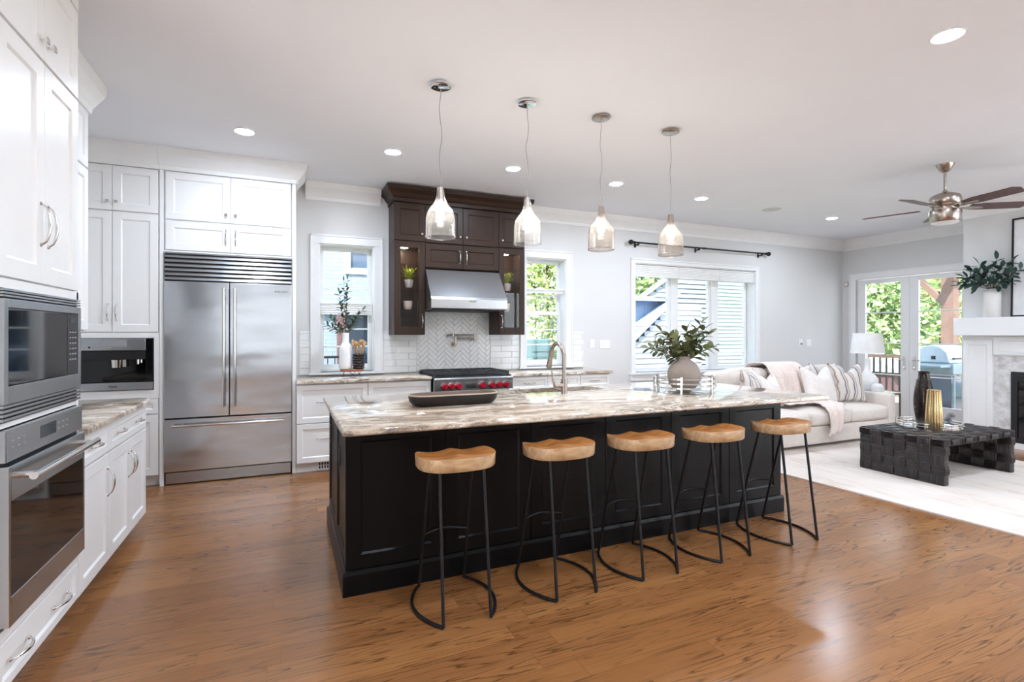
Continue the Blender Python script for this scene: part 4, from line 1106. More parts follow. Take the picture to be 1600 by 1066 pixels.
fx, fy = 1.965, 3.475
fa = thing('faucet', 'brushed nickel gooseneck tap on the island counter', 'tap', (fx, fy, .92))
P = [(fx, fy, .93), (fx, fy, 1.19)]
for k in range(1, 13):
    t = PI * k / 12 * .93; P.append((fx - .004 * k / 12, fy + .105 - .105 * math.cos(t), 1.19 + .115 * math.sin(t)))
obj('neck', MB().tube(P, .0165, 14), M['nickel'], fa, smooth=True)
e = P[-1]; d = (Vector(P[-1]) - Vector(P[-2])).normalized()
q = Vector(e) + d * .11
obj('spray_head', MB().cyl(e, q, .0175, .024, 16).cyl(q, q + d * .006, .021, .02, 16), M['nickel'], fa, smooth=True)
obj('base', MB().cyl((fx, fy, .92), (fx, fy, 1.03), .0245, .0245, 20), M['nickel'], fa, smooth=True)
hb = MB().cyl((fx, fy, .985), (fx - .085, fy - .0, .985), .0215, n=16).tube([(fx - .078, fy, .99), (fx - .095, fy, 1.02), (fx - .10, fy, 1.065), (fx - .108, fy, 1.10)], [.012, .009, .008, .007])
obj('lever', hb, M['nickel'], fa, smooth=True)

# ---- dough bowl
def stadium(cx, cy, L, Wd, k=8):
    r = Wd / 2; h = L / 2 - r
    return [(cx + h + r * math.cos(a), cy + r * math.sin(a)) for a in [(-PI / 2 + PI * i / k) for i in range(k + 1)]] + [(cx - h + r * math.cos(a), cy + r * math.sin(a)) for a in [(PI / 2 + PI * i / k) for i in range(k + 1)]]
def loft(mb, levels, cap0=True, cap1=False):
    n = len(levels[0][0]); vs = [(p[0], p[1], z) for P_, z in levels for p in P_]
    fs = [(L * n + k, L * n + (k + 1) % n, (L + 1) * n + (k + 1) % n, (L + 1) * n + k) for L in range(len(levels) - 1) for k in range(n)]
    if cap0: fs.append(tuple(range(n)))
    if cap1: fs.append(tuple(range((len(levels) - 1) * n, len(levels) * n)))
    return mb.add(vs, fs)
bx, by = 1.005, 3.235; st = lambda a, b_: stadium(bx, by, .60 + a, .19 + b_, 10)
bw = thing('dough_bowl', 'long black wooden dough bowl with a pale rim', 'bowl', (bx, by, .921))
obj('shell', loft(MB(), [(st(-.12, -.09), .9212), (st(-.05, -.04), .930), (st(-.01, -.008), .955), (st(0, 0), .987)], True, False), M['bowlout'], bw, smooth=True)
obj('rim', loft(MB(), [(st(0, 0), .987), (st(-.004, -.004), .9945), (st(-.018, -.018), .9945)], False, False), M['bowlin'], bw, smooth=True)
obj('hollow', loft(MB(), [(st(-.018, -.018), .9945), (st(-.036, -.036), .975), (st(-.09, -.08), .950), (st(-.16, -.12), .942)], False, True), M['bowlhollow'], bw, smooth=True)

# ---- plants
def plant(root, base, ends, mat, L, W, rnd, nl=9, twig=.0028, start=.3, droop=.0, stem_mat=None):
    sb, lb = MB(), MB(); base = Vector(base)
    for e_ in ends:
        e_ = Vector(e_); mid = (base + e_) / 2 + Vector((0, 0, .12 * (e_ - base).length))
        P = []
        for k in range(9):
            t = k / 8; P.append(base * (1 - t) ** 2 + mid * (2 * t * (1 - t)) + e_ * t * t - Vector((0, 0, droop * t * t)))
        sb.tube(P, [twig * (1.2 - .6 * k / 8) for k in range(9)], 5)
        for k in range(nl):
            t = start + (1 - start) * k / (nl - 1); i = min(7, int(t * 8)); f = t * 8 - i
            p = P[i].lerp(P[i + 1], f); d = (P[i + 1] - P[i]).normalized()
            sd = d.orthogonal().normalized(); sd.rotate(Matrix.Rotation(k * 2.4 + rnd.uniform(-.5, .5), 3, d))
            dd = d * rnd.uniform(.4, .9) + sd * (1.0 if k < nl - 1 else .1)
            lb.leaf(p, dd, (rnd.uniform(-.4, .4), rnd.uniform(-.4, .4), 1), L * rnd.uniform(.75, 1.15), W * rnd.uniform(.8, 1.15), rnd.uniform(0, .3))
    s = obj('stems', sb, stem_mat or M['twig'], root, smooth=True)
    l = obj('leaves', lb, mat, root, smooth=180)
    return s, l
vx, vy = 2.9, 3.2
tr = thing('round_tray', 'round chrome gallery tray with open hoops on the island', 'tray', (vx, vy, .921))
RT = .24
ring = lambda z, r=RT, c=(vx, vy): [(c[0] + r * math.cos(2 * PI * k / 40), c[1] + r * math.sin(2 * PI * k / 40), z) for k in range(40)]
obj('base_plate', MB().lathe([(0, .9215), (RT - .004, .9215), (RT - .004, .929), (0, .929)], (vx, vy, 0), 40), M['clearpane'], tr, smooth=True)
for z in (.965, 1.0, 1.035):
    obj('hoop', MB().lathe([(RT - .003, z - .006), (RT + .002, z - .006), (RT + .002, z + .006), (RT - .003, z + .006), (RT - .003, z - .006)], (vx, vy, 0), 48), M['chrome'], tr, smooth=True)
for k in range(6):
    t = math.radians(44 + 60 * k); c, s = math.cos(t), math.sin(t)
    obj('post', MB().box(-.008, .008, -.009, .009, .9205, 1.05, lambda u, v, n: (vx + (RT + .003 + v) * c - u * s, vy + (RT + .003 + v) * s + u * c, n)), M['chrome'], tr, bevel=.002)
vz = .9295
va = thing('vase', 'round taupe stoneware vase of leafy branches in the island tray', 'vase', (vx, vy, vz))
obj('body', MB().lathe([(0, 0), (.055, 0), (.085, .018), (.116, .06), (.128, .115), (.122, .165), (.098, .21), (.066, .236), (.052, .245), (.050, .262), (.056, .272), (.05, .274), (.043, .262), (.043, .24), (0, .2)], (vx, vy, vz), 40), M['taupe'], va, smooth=True)
rn = random.Random(21)
dirs = [(-.27, .05, .12), (-.24, -.10, .17), (-.20, .12, .09), (-.12, -.12, .22), (-.17, -.02, .26), (-.04, .08, .2), (.06, -.1, .24), (.10, .08, .16), (.15, -.02, .28), (.20, .05, .24), (.13, .0, .33), (.22, -.04, .13), (.03, .05, .27), (-.1, .1, .2)]
cr_, sr_ = math.cos(math.radians(-35)), math.sin(math.radians(-35))
pl = thing('leafy_branches', 'bushy olive green branches standing in the taupe vase', 'plant', (vx, vy, vz + .2))
plant(pl, (vx, vy, vz + .21), [(vx + a * cr_ - b_ * sr_, vy + a * sr_ + b_ * cr_, vz + .23 + c * .92) for a, b_, c in dirs], M['leafol'], .082, .048, rn, 16, start=.2)

# ---- back counter group
sx_, sy_ = .645, 5.745
ws = thing('plant_stand', 'low reddish wooden stand on crossed wire legs', 'stand', (sx_, sy_, .92))
obj('top', MB().lathe([(0, 0), (.118, 0), (.122, .006), (.122, .017), (.118, .022), (0, .022)], (sx_, sy_, .982), 36), M['redwood'], ws, smooth=True)
for k in range(3):
    t = 2 * PI * k / 3 + .5; c, s = math.cos(t), math.sin(t)
    f = lambda u, z, r: (sx_ + r * c - u * s, sy_ + r * s + u * c, z)
    obj('leg', MB().tube([f(-.03, .983, .09), f(.0, .95, .095), f(.03, .922, .10), f(0, .9225, .10), f(-.03, .922, .10), f(0, .95, .095), f(.03, .983, .09)], .0025, 6), M['iron'], ws, smooth=True)
x_, y_, z_ = .583, 5.765, 1.0045
v1 = thing('bottle_vase', 'tall white textured bottle vase on the wooden stand', 'vase', (x_, y_, z_))
def diamond(mb, prof, c, n=48):
    def fn(u, v):
        i = min(len(prof) - 2, int(v * (len(prof) - 1))); f = v * (len(prof) - 1) - i
        r = prof[i][0] * (1 - f) + prof[i + 1][0] * f; z = prof[i][1] * (1 - f) + prof[i + 1][1] * f
        k = .0025 * math.sin(u * 2 * PI * 12) * math.sin(z * 150) if z < .25 else 0
        return (c[0] + (r + k) * math.cos(2 * PI * u), c[1] + (r + k) * math.sin(2 * PI * u), c[2] + z)
    return mb.grid(fn, n, 60)
pf_ = [(.001, 0), (.062, .001), (.068, .03), (.068, .1), (.067, .17), (.064, .23), (.05, .262), (.036, .28), (.033, .33), (.034, .385), (.030, .388), (.026, .36)]
obj('body', diamond(MB(), pf_, (x_, y_, z_)), M['whitecer'], v1, smooth=True, weld=True)
pl = thing('olive_sprigs', 'slim leafy sprigs standing in the white bottle vase', 'plant', (x_, y_, z_ + .3))
ends = [(-.02, 0, .56), (.02, .01, .58), (-.07, -.02, .44), (.01, -.03, .48), (-.17, -.03, .17), (-.12, .03, .13), (-.2, 0, .09), (.12, -.02, .19), (.17, .0, .25), (.09, .03, .15), (-.05, .02, .30)]
plant(pl, (x_, y_, z_ + .33), [(x_ + a, y_ + b_, z_ + .38 + c) for a, b_, c in ends], M['leafth'], .066, .028, random.Random(5), 17, .0022, .25)
x_, y_ = .712, 5.725
jr = thing('beaded_jar', 'dark beaded jar on the wooden stand beside the bottle vase', 'jar', (x_, y_, z_))
b = MB().lathe([(0, 0), (.044, 0), (.048, .005), (.048, .165), (.045, .168), (.041, .165), (.041, .02), (0, .02)], (x_, y_, z_), 28)
for r_ in range(6):
    for k in range(16):
        t = 2 * PI * (k + .5 * (r_ % 2)) / 16; b.lathe([(0, -.0135), (.0095, -.0095), (.0135, 0), (.0095, .0095), (0, .0135)], (x_ + .050 * math.cos(t), y_ + .050 * math.sin(t), z_ + .016 + r_ * .027), 8)
obj('body', b, M['bead'], jr, smooth=True)
for k in range(9):
    t = 2 * PI * k / 9; r_ = .018; a = Vector((x_ + r_ * math.cos(t), y_ + r_ * math.sin(t), z_ + .025)); e_ = Vector((x_ + .058 * math.cos(t), y_ + .058 * math.sin(t), z_ + .25 + .02 * math.sin(k * 2.1)))
    uo = MB().tube([a, a.lerp(e_, .7), e_], [.005, .005, .006], 7)
    d = (e_ - a).normalized(); uo.tube([e_ - d * .005, e_ + d * .015, e_ + d * .035, e_ + d * .05], [.006, .015, .016, .006], 8)
    o = obj('wooden_utensil', uo, M['utensil'], at=a, smooth=True)
    tag(o, 'pale wooden kitchen utensil standing in the dark beaded jar', 'utensil', 'wooden utensils in the beaded jar')
# ---- inside the glass cabinets
def potted(x, y, z, label, seed):
    r = thing('potted_plant', label, 'plant', (x, y, z))
    obj('pot', MB().lathe([(0, 0), (.036, 0), (.044, .02), (.053, .085), (.05, .09), (.045, .08), (0, .075)], (x, y, z), 24), M['greypot'], r, smooth=True)
    rn_ = random.Random(seed); ends_ = []
    for k in range(22):
        a = rn_.uniform(0, 2 * PI); q_ = rn_.uniform(.02, .066); ends_.append((x + q_ * math.cos(a), y + q_ * math.sin(a) * .8, z + .09 + rn_.uniform(.05, .125)))
    plant(r, (x, y, z + .076), ends_, M['leafyl'], .044, .018, rn_, 8, .0012, .2, stem_mat=M['leafyl'])
def cup(x, y, z, label):
    o = obj('cup', MB().lathe([(0, 0), (.036, 0), (.046, .012), (.052, .05), (.053, .10), (.050, .10), (.048, .05), (.04, .014), (0, .012)], (x, y, z), 28), M['cream'], at=(x, y, z), smooth=True); tag(o, label, 'cup')
potted(1.297, 5.92, 1.9165, 'lime green plant in a grey pot in the left glass cabinet', 31)
potted(2.53, 5.92, 1.9165, 'lime green plant in a grey pot in the right glass cabinet', 32)
cup(1.285, 5.92, 1.6605, 'cream cup on a glass shelf of the left dark cabinet')
cup(2.515, 5.92, 1.6605, 'cream cup on a glass shelf of the right dark cabinet')

# ================================================================ STOOLS
def make_stool():
    r = thing('bar_stool', '', 'stool', (0, 0, 0), group='bar stools along the island')
    def rad(t):
        c, s = math.cos(t), math.sin(t)
        if s < 0: return Vector((.202 * (abs(c) ** .72) * (1 if c > 0 else -1), -.150 * abs(s) ** .9))
        return Vector((.202 * (abs(c) ** .55) * (1 if c > 0 else -1), .125 * abs(s) ** .62 * (1 - .14 * math.exp(-(c / .35) ** 2))))
    N_, K_ = 56, 10; b = MB(); vs = []
    zt = lambda x, y: (.779) - .015 * max(0, min(1, (y + .150) / .16)) * (math.sin(PI * min(1, abs(x) / .185)) ** 1.2) + 0
    for k in range(K_ + 1):
        q = k / K_
        for i in range(N_):
            p = rad(2 * PI * i / N_) * q; vs.append((p.x, p.y, zt(p.x, p.y)))
    fs = [(k * N_ + i, k * N_ + (i + 1) % N_, (k + 1) * N_ + (i + 1) % N_, (k + 1) * N_ + i) for k in range(K_) for i in range(N_)]
    base_ = len(vs)
    for (z, q) in ((.778, 1.004), (.721, .99), (.714, .965)):
        for i in range(N_): p = rad(2 * PI * i / N_) * q; vs.append((p.x, p.y, min(z, zt(p.x, p.y) - .002)))
    for L in range(-1, 2):
        o1 = base_ + L * N_ if L >= 0 else K_ * N_; o2 = base_ + (L + 1) * N_
        fs += [(o1 + i, o1 + (i + 1) % N_, o2 + (i + 1) % N_, o2 + i) for i in range(N_)]
    fs.append(tuple(range(base_ + 2 * N_, base_ + 3 * N_)))
    so_ = obj('seat', b.add(vs, fs), M['stoolwood'], r, smooth=35, world=False, weld=True)
    so_.data.materials.append(M['stooltop'])
    for q in so_.data.polygons:
        if q.center.z > .745 and q.normal.z > .5: q.material_index = 1
    rd = .0084
    for s in (-1, 1):
        f0, f1 = (s * .119, -.183, rd), (s * .113, -.095, .7135); b0, b1 = (s * .128, .262, rd), (s * .115, .075, .7135)
        obj('front_leg', MB().tube([f1, f0], rd, 8), M['iron'], r, smooth=True, world=False)
        obj('rear_leg', MB().tube([b1, b0], rd, 8), M['iron'], r, smooth=True, world=False)
        P = []
        for k in range(13):
            t = k / 12; bow = math.sin(PI * t) ** .8
            P.append((s * (.119 + .009 * t + .085 * bow), -.183 + .445 * t, rd))
        obj('foot_loop', MB().tube(P, rd, 8), M['iron'], r, smooth=True, world=False)
        obj('foot_pad', MB().cyl((s * .195, -.03, 0), (s * .195, -.03, .004), .006, n=8), M['blackplastic'], r, world=False)
    P = [(-.1216 + .2432 * k / 10, .178 + .055 * math.sin(PI * k / 10), .315) for k in range(11)]
    obj('footrest', MB().tube(P, rd, 8), M['iron'], r, smooth=True, world=False)
    obj('seat_plate', MB().box(-.12, .12, -.10, .085,   .709, .7135), M['iron'], r, world=False)
    return r
stool = make_stool()
ST = [(.79, 'wooden saddle bar stool at the island end nearest the refrigerator'), (1.387, 'second wooden bar stool from the refrigerator end of the island'), (1.944, 'middle wooden saddle bar stool of the five at the island'), (2.514, 'second wooden bar stool from the sofa end of the island'), (3.13, 'wooden saddle bar stool at the island end nearest the rug')]
for i, (x_, lab) in enumerate(ST):
    if i == 0: stool.location = (x_, 2.507, 0); stool['label'] = lab
    else: dup(stool, (x_, 2.507, 0), (0, .02, -.02, .015, -.015)[i], lab)

# ================================================================ CEILING FIXTURES
def downlight(x, y, label):
    r = thing('recessed_light', label, 'ceiling light', (x, y, ZC), group='recessed ceiling lights')
    obj('trim_ring', MB().lathe([(.066, -.001), (.085, -.001), (.085, -.006), (.080, -.009), (.070, -.008), (.066, -.003)], (x, y, ZC), 36), M['trim'], r, smooth=True)
    obj('lens', MB().lathe([(0, -.004), (.0665, -.004)], (x, y, ZC), 32), M['lens'], r)
for x_, y_, lab in ((-.316, 4.76, 'round recessed light in front of the refrigerator'), (.893, 4.75, 'round recessed light left of the dark range cabinets'), (2.093, 4.74, 'round recessed light in front of the range hood'), (3.35, 4.76, 'round recessed light between the third pendant and the window by the tap'), (4.68, 4.86, 'round recessed light above the left end of the curtain rod'), (7.2, 4.93, 'round recessed light between the ceiling speaker and the fan'), (3.38, 1.65, 'large-looking recessed light nearest the camera')):
    downlight(x_, y_, lab)
for x_ in (.9, 2.1, 4.65, 5.9, 7.1): downlight(x_, 1.65 if x_ < 7 else 1.0, 'unseen recessed light added to the ceiling row just above the photographer')  # lamps out of view, added to lift the light on walls and island
for x_, y_ in ((-.5, -1.3), (2.1, -1.3)): downlight(x_, y_, 'unseen recessed light added behind the photographer to brighten the rear wall')  # unseen lamps added to brighten the rear wall and its reflections
sp = thing('ceiling_speaker', 'flat round white speaker grille in the ceiling', 'speaker', (5.94, 4.9, ZC))
obj('rim', MB().lathe([(.118, -.001), (.13, -.001), (.13, -.006), (.118, -.006)], (5.94, 4.9, ZC), 36), M['trim'], sp, smooth=True)
obj('grille', MB().lathe([(0, -.005), (.119, -.005)], (5.94, 4.9, ZC), 36), M['paper'], sp)
def pendant(x, y, gl, label, seed, clear):
    r = thing('pendant_light', label, 'pendant light', (x, y, ZC), group='pendant lights over the island')
    rn_ = random.Random(seed)
    obj('canopy', MB().lathe([(0, -.026), (.060, -.026), (.070, -.022), (.070, -.012), (.064, -.009), (.050, -.007), (.050, -.0005)], (x, y, ZC), 36), M['mirror'] if clear else M['nickel'], r, smooth=True)
    P = [(x + (.012 * math.sin(k * .9 + seed) * math.sin(PI * k / 14) + rn_.uniform(-.002, .002)), y + .006 * math.cos(k * .7 + seed) * math.sin(PI * k / 14), ZC - .026 - (ZC - .026 - 2.352) * k / 14) for k in range(15)]
    obj('cord', MB().tube(P, .0022, 6), M['greylabel'], r, smooth=True)
    obj('socket', MB().cyl((x, y, 2.36), (x, y, 2.25), .014, .018, 14), M['nickel'], r, smooth=True)
    z0 = 2.022; pr = [(.100, 0), (.099, .03), (.098, .09), (.0965, .13), (.091, .163), (.077, .188), (.061, .206), (.044, .23), (.033, .255), (.0275, .28), (.0235, .31), (.021, .335)]
    b = MB().lathe(pr + [(.0, .337)], (x, y, z0), 40)
    b.lathe([(.100, 0), (.1025, .004), (.1025, .010), (.0985, .014)], (x, y, z0), 40)
    obj('glass_shade', b, gl, r, smooth=60)
    obj('bulb', MB().lathe([(0, -.0), (.014, .004), (.026, .022), (.029, .042), (.024, .068), (.014, .09), (.012, .105), (0, .106)], (x, y, z0 + .125), 20), M['bulb'], r, smooth=True)
pendant(.941, 3.33, M['pendglass'], 'clear glass pendant nearest the refrigerator end of the island', 2, True)
pendant(1.582, 3.33, M['pendglass'], 'clear glass pendant in front of the right glass cabinet', 5, True)
pendant(2.207, 3.33, M['smokeglass'], 'smoky glass pendant above the tap end of the island', 8, False)
pendant(2.88, 3.33, M['smokeglass'], 'smoky glass pendant in front of the curtain rod', 11, False)

fnx, fny = 5.94, 2.92
fan = thing('ceiling_fan', 'brushed nickel ceiling fan with five dark walnut blades', 'ceiling fan', (fnx, fny, ZC))
obj('canopy', MB().lathe([(0, -.075), (.03, -.075), (.045, -.06), (.07, -.015), (.074, -.0005)], (fnx, fny, ZC), 32), M['nickel'], fan, smooth=True)
obj('downrod', MB().cyl((fnx, fny, ZC - .07), (fnx, fny, 2.75), .013, n=14).lathe([(.013, 0), (.03, -.03), (.034, -.05)], (fnx, fny, 2.80), 20), M['nickel'], fan, smooth=True)
obj('motor_housing', MB().lathe([(0, 2.765), (.06, 2.765), (.115, 2.74), (.128, 2.71), (.128, 2.66), (.115, 2.645), (.10, 2.63), (.10, 2.60), (.125, 2.595), (.130, 2.57), (.118, 2.50), (.105, 2.478), (0, 2.478)], (fnx, fny, 0), 40), M['nickel'], fan, smooth=True)
obj('light_lens', MB().lathe([(0, 2.462), (.09, 2.465), (.112, 2.478)], (fnx, fny, 0), 32), M['trim'], fan, smooth=True)
for k in range(5):
    t = math.radians(109.5 + 72 * k); c, s = math.cos(t), math.sin(t); pt = math.radians(-13)
    def f(u, v, n): v2 = v * math.cos(pt) - n * math.sin(pt); n2 = v * math.sin(pt) + n * math.cos(pt); return (fnx + u * c - v2 * s, fny + u * s + v2 * c, 2.622 + n2)
    out = [(.20, -.055), (.30, -.072), (.66, -.070), (.70, -.03), (.665, .062), (.30, .060), (.20, .045)]
    bl = obj('blade', MB().prism(out, -.004, .004, f), M['blade'], fan, bevel=.001)
    ib = MB().prism([(.10, -.028), (.19, -.03), (.30, -.022), (.33, 0), (.30, .022), (.19, .03), (.10, .028)], -.009, -.0045, f)
    obj('blade_iron', ib, M['nickel'], bl)

# ================================================================ WALL ITEMS
rod = thing('curtain_rod', 'black curtain rod with ball finials above the triple window', 'curtain rod', (5.86, 6.02, 2.69))
ry, rz = 6.02, 2.69
obj('pole', MB().cyl((4.56, ry, rz), (7.17, ry, rz), .0125, n=14).cyl((5.83, ry, rz), (5.88, ry, rz), .016, n=14), M['iron'], rod, smooth=True)
for s, x_ in ((-1, 4.56), (1, 7.17)):
    obj('finial', MB().cyl((x_, ry, rz), (x_ + s * .03, ry, rz), .02, n=14).tube([(x_ + s * q, ry, rz) for q in (.03, .045, .07, .095, .11)], [.012, .03, .037, .024, .004], 14), M['iron'], rod, smooth=True)
for x_ in (4.62, 5.75, 7.08): obj('bracket', MB().box(x_ - .01, x_ + .01, ry - .006, YB - .003, rz - .035, rz - .02).box(x_ - .01, x_ + .01, ry - .016, ry + .016, rz - .035, rz - .014).box(x_ - .015, x_ + .015, YB - .008, YB - .001, rz - .06, rz + .01), M['iron'], rod)
def plate(x, z, w, label, name='light_switch', paddles=1):
    m = FY(YB - .001); r = thing(name, label, 'switch', (x, YB, z))
    obj('plate', MB().box(x - w / 2, x + w / 2, z - .058, z + .058, 0, .006, m), M['trim'], r, bevel=.002)
    for k in range(paddles):
        xx = x + (k - (paddles - 1) / 2) * .046; obj('paddle', MB().box(xx - .016, xx + .016, z - .033, z + .033, .006, .0105, m), M['trim'], r, bevel=.002)
plate(3.893, 1.246, .075, 'single white light switch left of a wider one on the grey wall')
plate(4.10, 1.236, .17, 'wide white light switch plate next to the triple window', paddles=3)
plate(8.30, 1.224, .12, 'white light switch plate right of the thermostat on the wall', paddles=2)
m = FY(YB - .001); th = thing('thermostat', 'small white thermostat with a grey dial above the sofa', 'thermostat', (8.09, YB, 1.225))
obj('plate', MB().box(8.05, 8.14, 1.17, 1.29, 0, .006, m), M['trim'], th, bevel=.002); obj('dial', MB().cyl(m(8.105, 1.21, .006), m(8.105, 1.21, .02), .02, n=20), M['greylabel'], th)
def outlet(x, z, label):
    m = FY(YB - .010); r = thing('wall_outlet', label, 'outlet', (x, YB, z))
    obj('plate', MB().box(x - .036, x + .036, z - .058, z + .058, 0, .006, m), M['trim'], r, bevel=.002)
    for d in (-.02, .02): obj('socket', MB().box(x - .014, x + .014, z + d - .013, z + d + .013, .006, .008, m), M['trim'], r)
outlet(3.665, 1.08, 'white outlet on the tiles right of the window by the tap')
sn = thing('door_sensor', 'small round white sensor on the wall beside the double doors', 'sensor', (XR, 6.03, 2.27))
m = FXm(XR - .001); obj('ring', MB().cyl(m(6.03, 2.27, 0), m(6.03, 2.27, .015), .05, .046, 28), M['greypot'], sn, smooth=True); obj('eye', MB().cyl(m(6.03, 2.27, .015), m(6.03, 2.27, .022), .03, .026, 24), M['trim'], sn, smooth=True)
# pleated shades
def shade(x0, x1, z0, z1, y0, y1, label, head=False, mat='cellular'):
    r = thing('pleated_shade', label, 'window shade', ((x0 + x1) / 2, y1, z1))
    n_ = max(4, int((z1 - z0) / .012)); P = []
    for k in range(n_ + 1): P.append((y0 if k % 2 else y0 + .006, z0 + (z1 - z0) * k / n_))
    for k in range(n_, -1, -1): P.append((y1 if k % 2 else y1 - .006, z0 + (z1 - z0) * k / n_))
    obj('pleats', MB().prism(P, x0, x1, lambda a, b_, c: (c, a, b_)), M[mat], r)
    obj('rail', MB().box(x0, x1, y0 - .004, y1 + .004, z0 - .016, z0 - .001), M['trim'], r, bevel=.002)
    if head: obj('head_rail', MB().box(x0, x1, y0 - .004, y1 + .004, z1 + .001, z1 + .018), M['trim'], r, bevel=.002)
shade(.352, .915, 1.615, 1.715, 6.125, 6.17, 'gathered white pleated shade across the middle of the left sash window', True)
shade(2.896, 3.456, 1.945, 1.965, 6.125, 6.17, 'thin white pleated shade across the window by the tap', True)
for x0, x1, lab in ((4.636, 5.44, 'white pleated shade at the top of the left casement'), (5.445, 6.265, 'white pleated shade at the top of the middle casement'), (6.27, 7.005, 'white pleated shade at the top of the right casement')):
    shade(x0, x1, 2.235, 2.37, 6.11, 6.16, lab, True)

shade(-1.52, .42, 1.05, 2.70, YR - .058, YR - .02, 'lowered pleated shade of the garden window opposite the refrigerator', False, 'shadefab')

# ================================================================ LIVING ROOM
rug = loft(MB(), [([(4.40, 4.55), (4.64, .75), (7.25, .75), (7.25, 4.55)], .0005), ([(4.40, 4.55), (4.64, .75), (7.25, .75), (7.25, 4.55)], .012)], True, True)
tag(obj('area_rug', rug, M['rug'], at=(5.8, 2.7, 0)), 'large cream rug with tan streaks under the woven coffee table', 'rug')

SX0, SX1, SY0, SY1 = 4.83, 7.36, 4.18, 5.06
so = thing('sofa', 'long pale linen sofa below the triple window', 'sofa', (6.1, 4.6, .012))
obj('base', MB().rbox(SX0 + .02, SX1 - .02, SY0 + .005, SY1, .05, .27, .02, 0, 6), M['sofa'], so, smooth=60, weld=True)
for x0, x1 in ((SX0, SX0 + .15), (SX1 - .15, SX1)): obj('arm', MB().rbox(x0, x1, SY0 - .01, SY1, .052, .592, .025, .004, 8), M['sofa'], so, smooth=60, weld=True)
obj('back', MB().rbox(SX0 + .02, SX1 - .02, 4.87, SY1, .28, .90, .07, .01, 10), M['sofa'], so, smooth=60, weld=True)
cw = (SX1 - SX0 - .30) / 3
for k in range(3):
    a0 = SX0 + .15 + k * cw
    obj('seat_cushion', MB().rbox(a0 + .004, a0 + cw - .004, SY0 - .02, 4.86, .272, .445, .05, .028, 10), M['sofa'], so, smooth=60, weld=True)
    obj('back_cushion', MB().rbox(a0 + .004, a0 + cw - .004, 4.73, 4.92, .46, .925, .07, .03, 10), M['sofa'], so, smooth=60, weld=True)
for sx in (SX0 + .1, SX1 - .1):
    for sy in (SY0 + .08, SY1 - .1): obj('foot', MB().cyl((sx, sy, .0125), (sx, sy, .055), .025, n=10), M['twig'], so)
def pillow(x, y, z, w, h, t, mat, label, rx=-18, rz=0, chop=.09, cat='cushion'):
    """upright scatter cushion with pointed corners and a dented top edge"""
    A_ = Matrix.Rotation(math.radians(rz), 3, 'Z') @ Matrix.Rotation(math.radians(rx), 3, 'X')
    b = MB()
    for sd in (-1, 1):
        def fn(u, v):
            a, c = u * 2 - 1, v * 2 - 1
            px = a * w / 2 * (1 - .07 * (1 - c * c)); pz = c * h / 2 * (1 - .05 * (1 - a * a))
            th = t / 2 * ((1 - abs(a) ** 2.4) * (1 - abs(c) ** 2.4)) ** .55
            dent = math.exp(-(a / .42) ** 2) * max(0, (c + .35) / 1.35) ** 2
            pz -= chop * dent; th *= 1 - .25 * dent
            th += .006 * math.sin(9 * a + 4 * c) * (1 - a * a) * (1 - c * c)
            return A_ @ Vector((px, sd * th, pz + h / 2))
        b.grid(fn, 18, 18)
    o = obj('scatter_cushion', b, mat, at=(x, y, z), smooth=180, world=False, weld=True); o.location = (x, y, z)
    tag(o, label, cat); return o
pillow(5.17, 4.46, .472, .50, .50, .20, M['stripe'], 'striped cushion leaning on the island end of the sofa', -14, 26, .12)
pillow(5.50, 4.47, .472, .46, .44, .18, M['pillow'], 'plain white cushion beside the blush blanket', -20, 14, .11)
pillow(6.33, 4.44, .475, .52, .50, .20, M['pillow'], 'plain white cushion with a deep V-shaped dent', -17, -4, .13)
pillow(6.64, 4.60, .472, .50, .52, .18, M['stripe'], 'striped cushion half hidden behind the dented white one', -9, -6, .12)
pillow(6.86, 4.46, .472, .46, .52, .18, M['stripe'], 'striped cushion against the lamp-side sofa arm', -12, -24, .12)
# throws
def cloth(name, fn, nu, nv, mat, label, at, th=.012):
    b = MB().grid(fn, nu, nv); o = obj(name, b, mat, at=at, smooth=180)
    s = o.modifiers.new('thickness', 'SOLIDIFY'); s.thickness = th; s.offset = 1.0
    tag(o, label, 'blanket'); return o
def poly_at(P, t):
    L = [0]
    for a, b_ in zip(P, P[1:]): L.append(L[-1] + math.dist(a, b_))
    d = t * L[-1]
    for i in range(len(P) - 1):
        if d <= L[i + 1] or i == len(P) - 2:
            f = (d - L[i]) / (L[i + 1] - L[i]); return [P[i][k] * (1 - f) + P[i + 1][k] * f for k in range(len(P[i]))]
PB = [(5.105, .62), (5.10, .80), (5.085, .905), (5.02, .955), (4.92, .972), (4.78, .985), (4.72, .955), (4.65, .86), (4.625, .72), (4.61, .60), (4.52, .515), (4.40, .50)]
def f1(u, v):
    y, z = poly_at(PB, v); k = math.sin(u * 21 + 1.1 * math.sin(v * 3)) + .5 * math.sin(u * 43 + 1)
    fr = max(0, min(1, (v - .35) * 4)); x = 5.62 + .62 * u + .03 * math.sin(v * 7 + u * 2) + .06 * (u - .5) * v
    return (x, y - .022 * k * fr - .012, z + .012 * k * (1 - fr) + .01)
cloth('throw_blanket', f1, 60, 44, M['throw'], 'blush pleated blanket draped over the sofa back', (5.8, 4.6, .9))
PS = [(4.50, .53), (4.38, .505), (4.25, .505), (4.17, .49), (4.125, .44), (4.115, .34), (4.11, .25), (4.115, .17)]
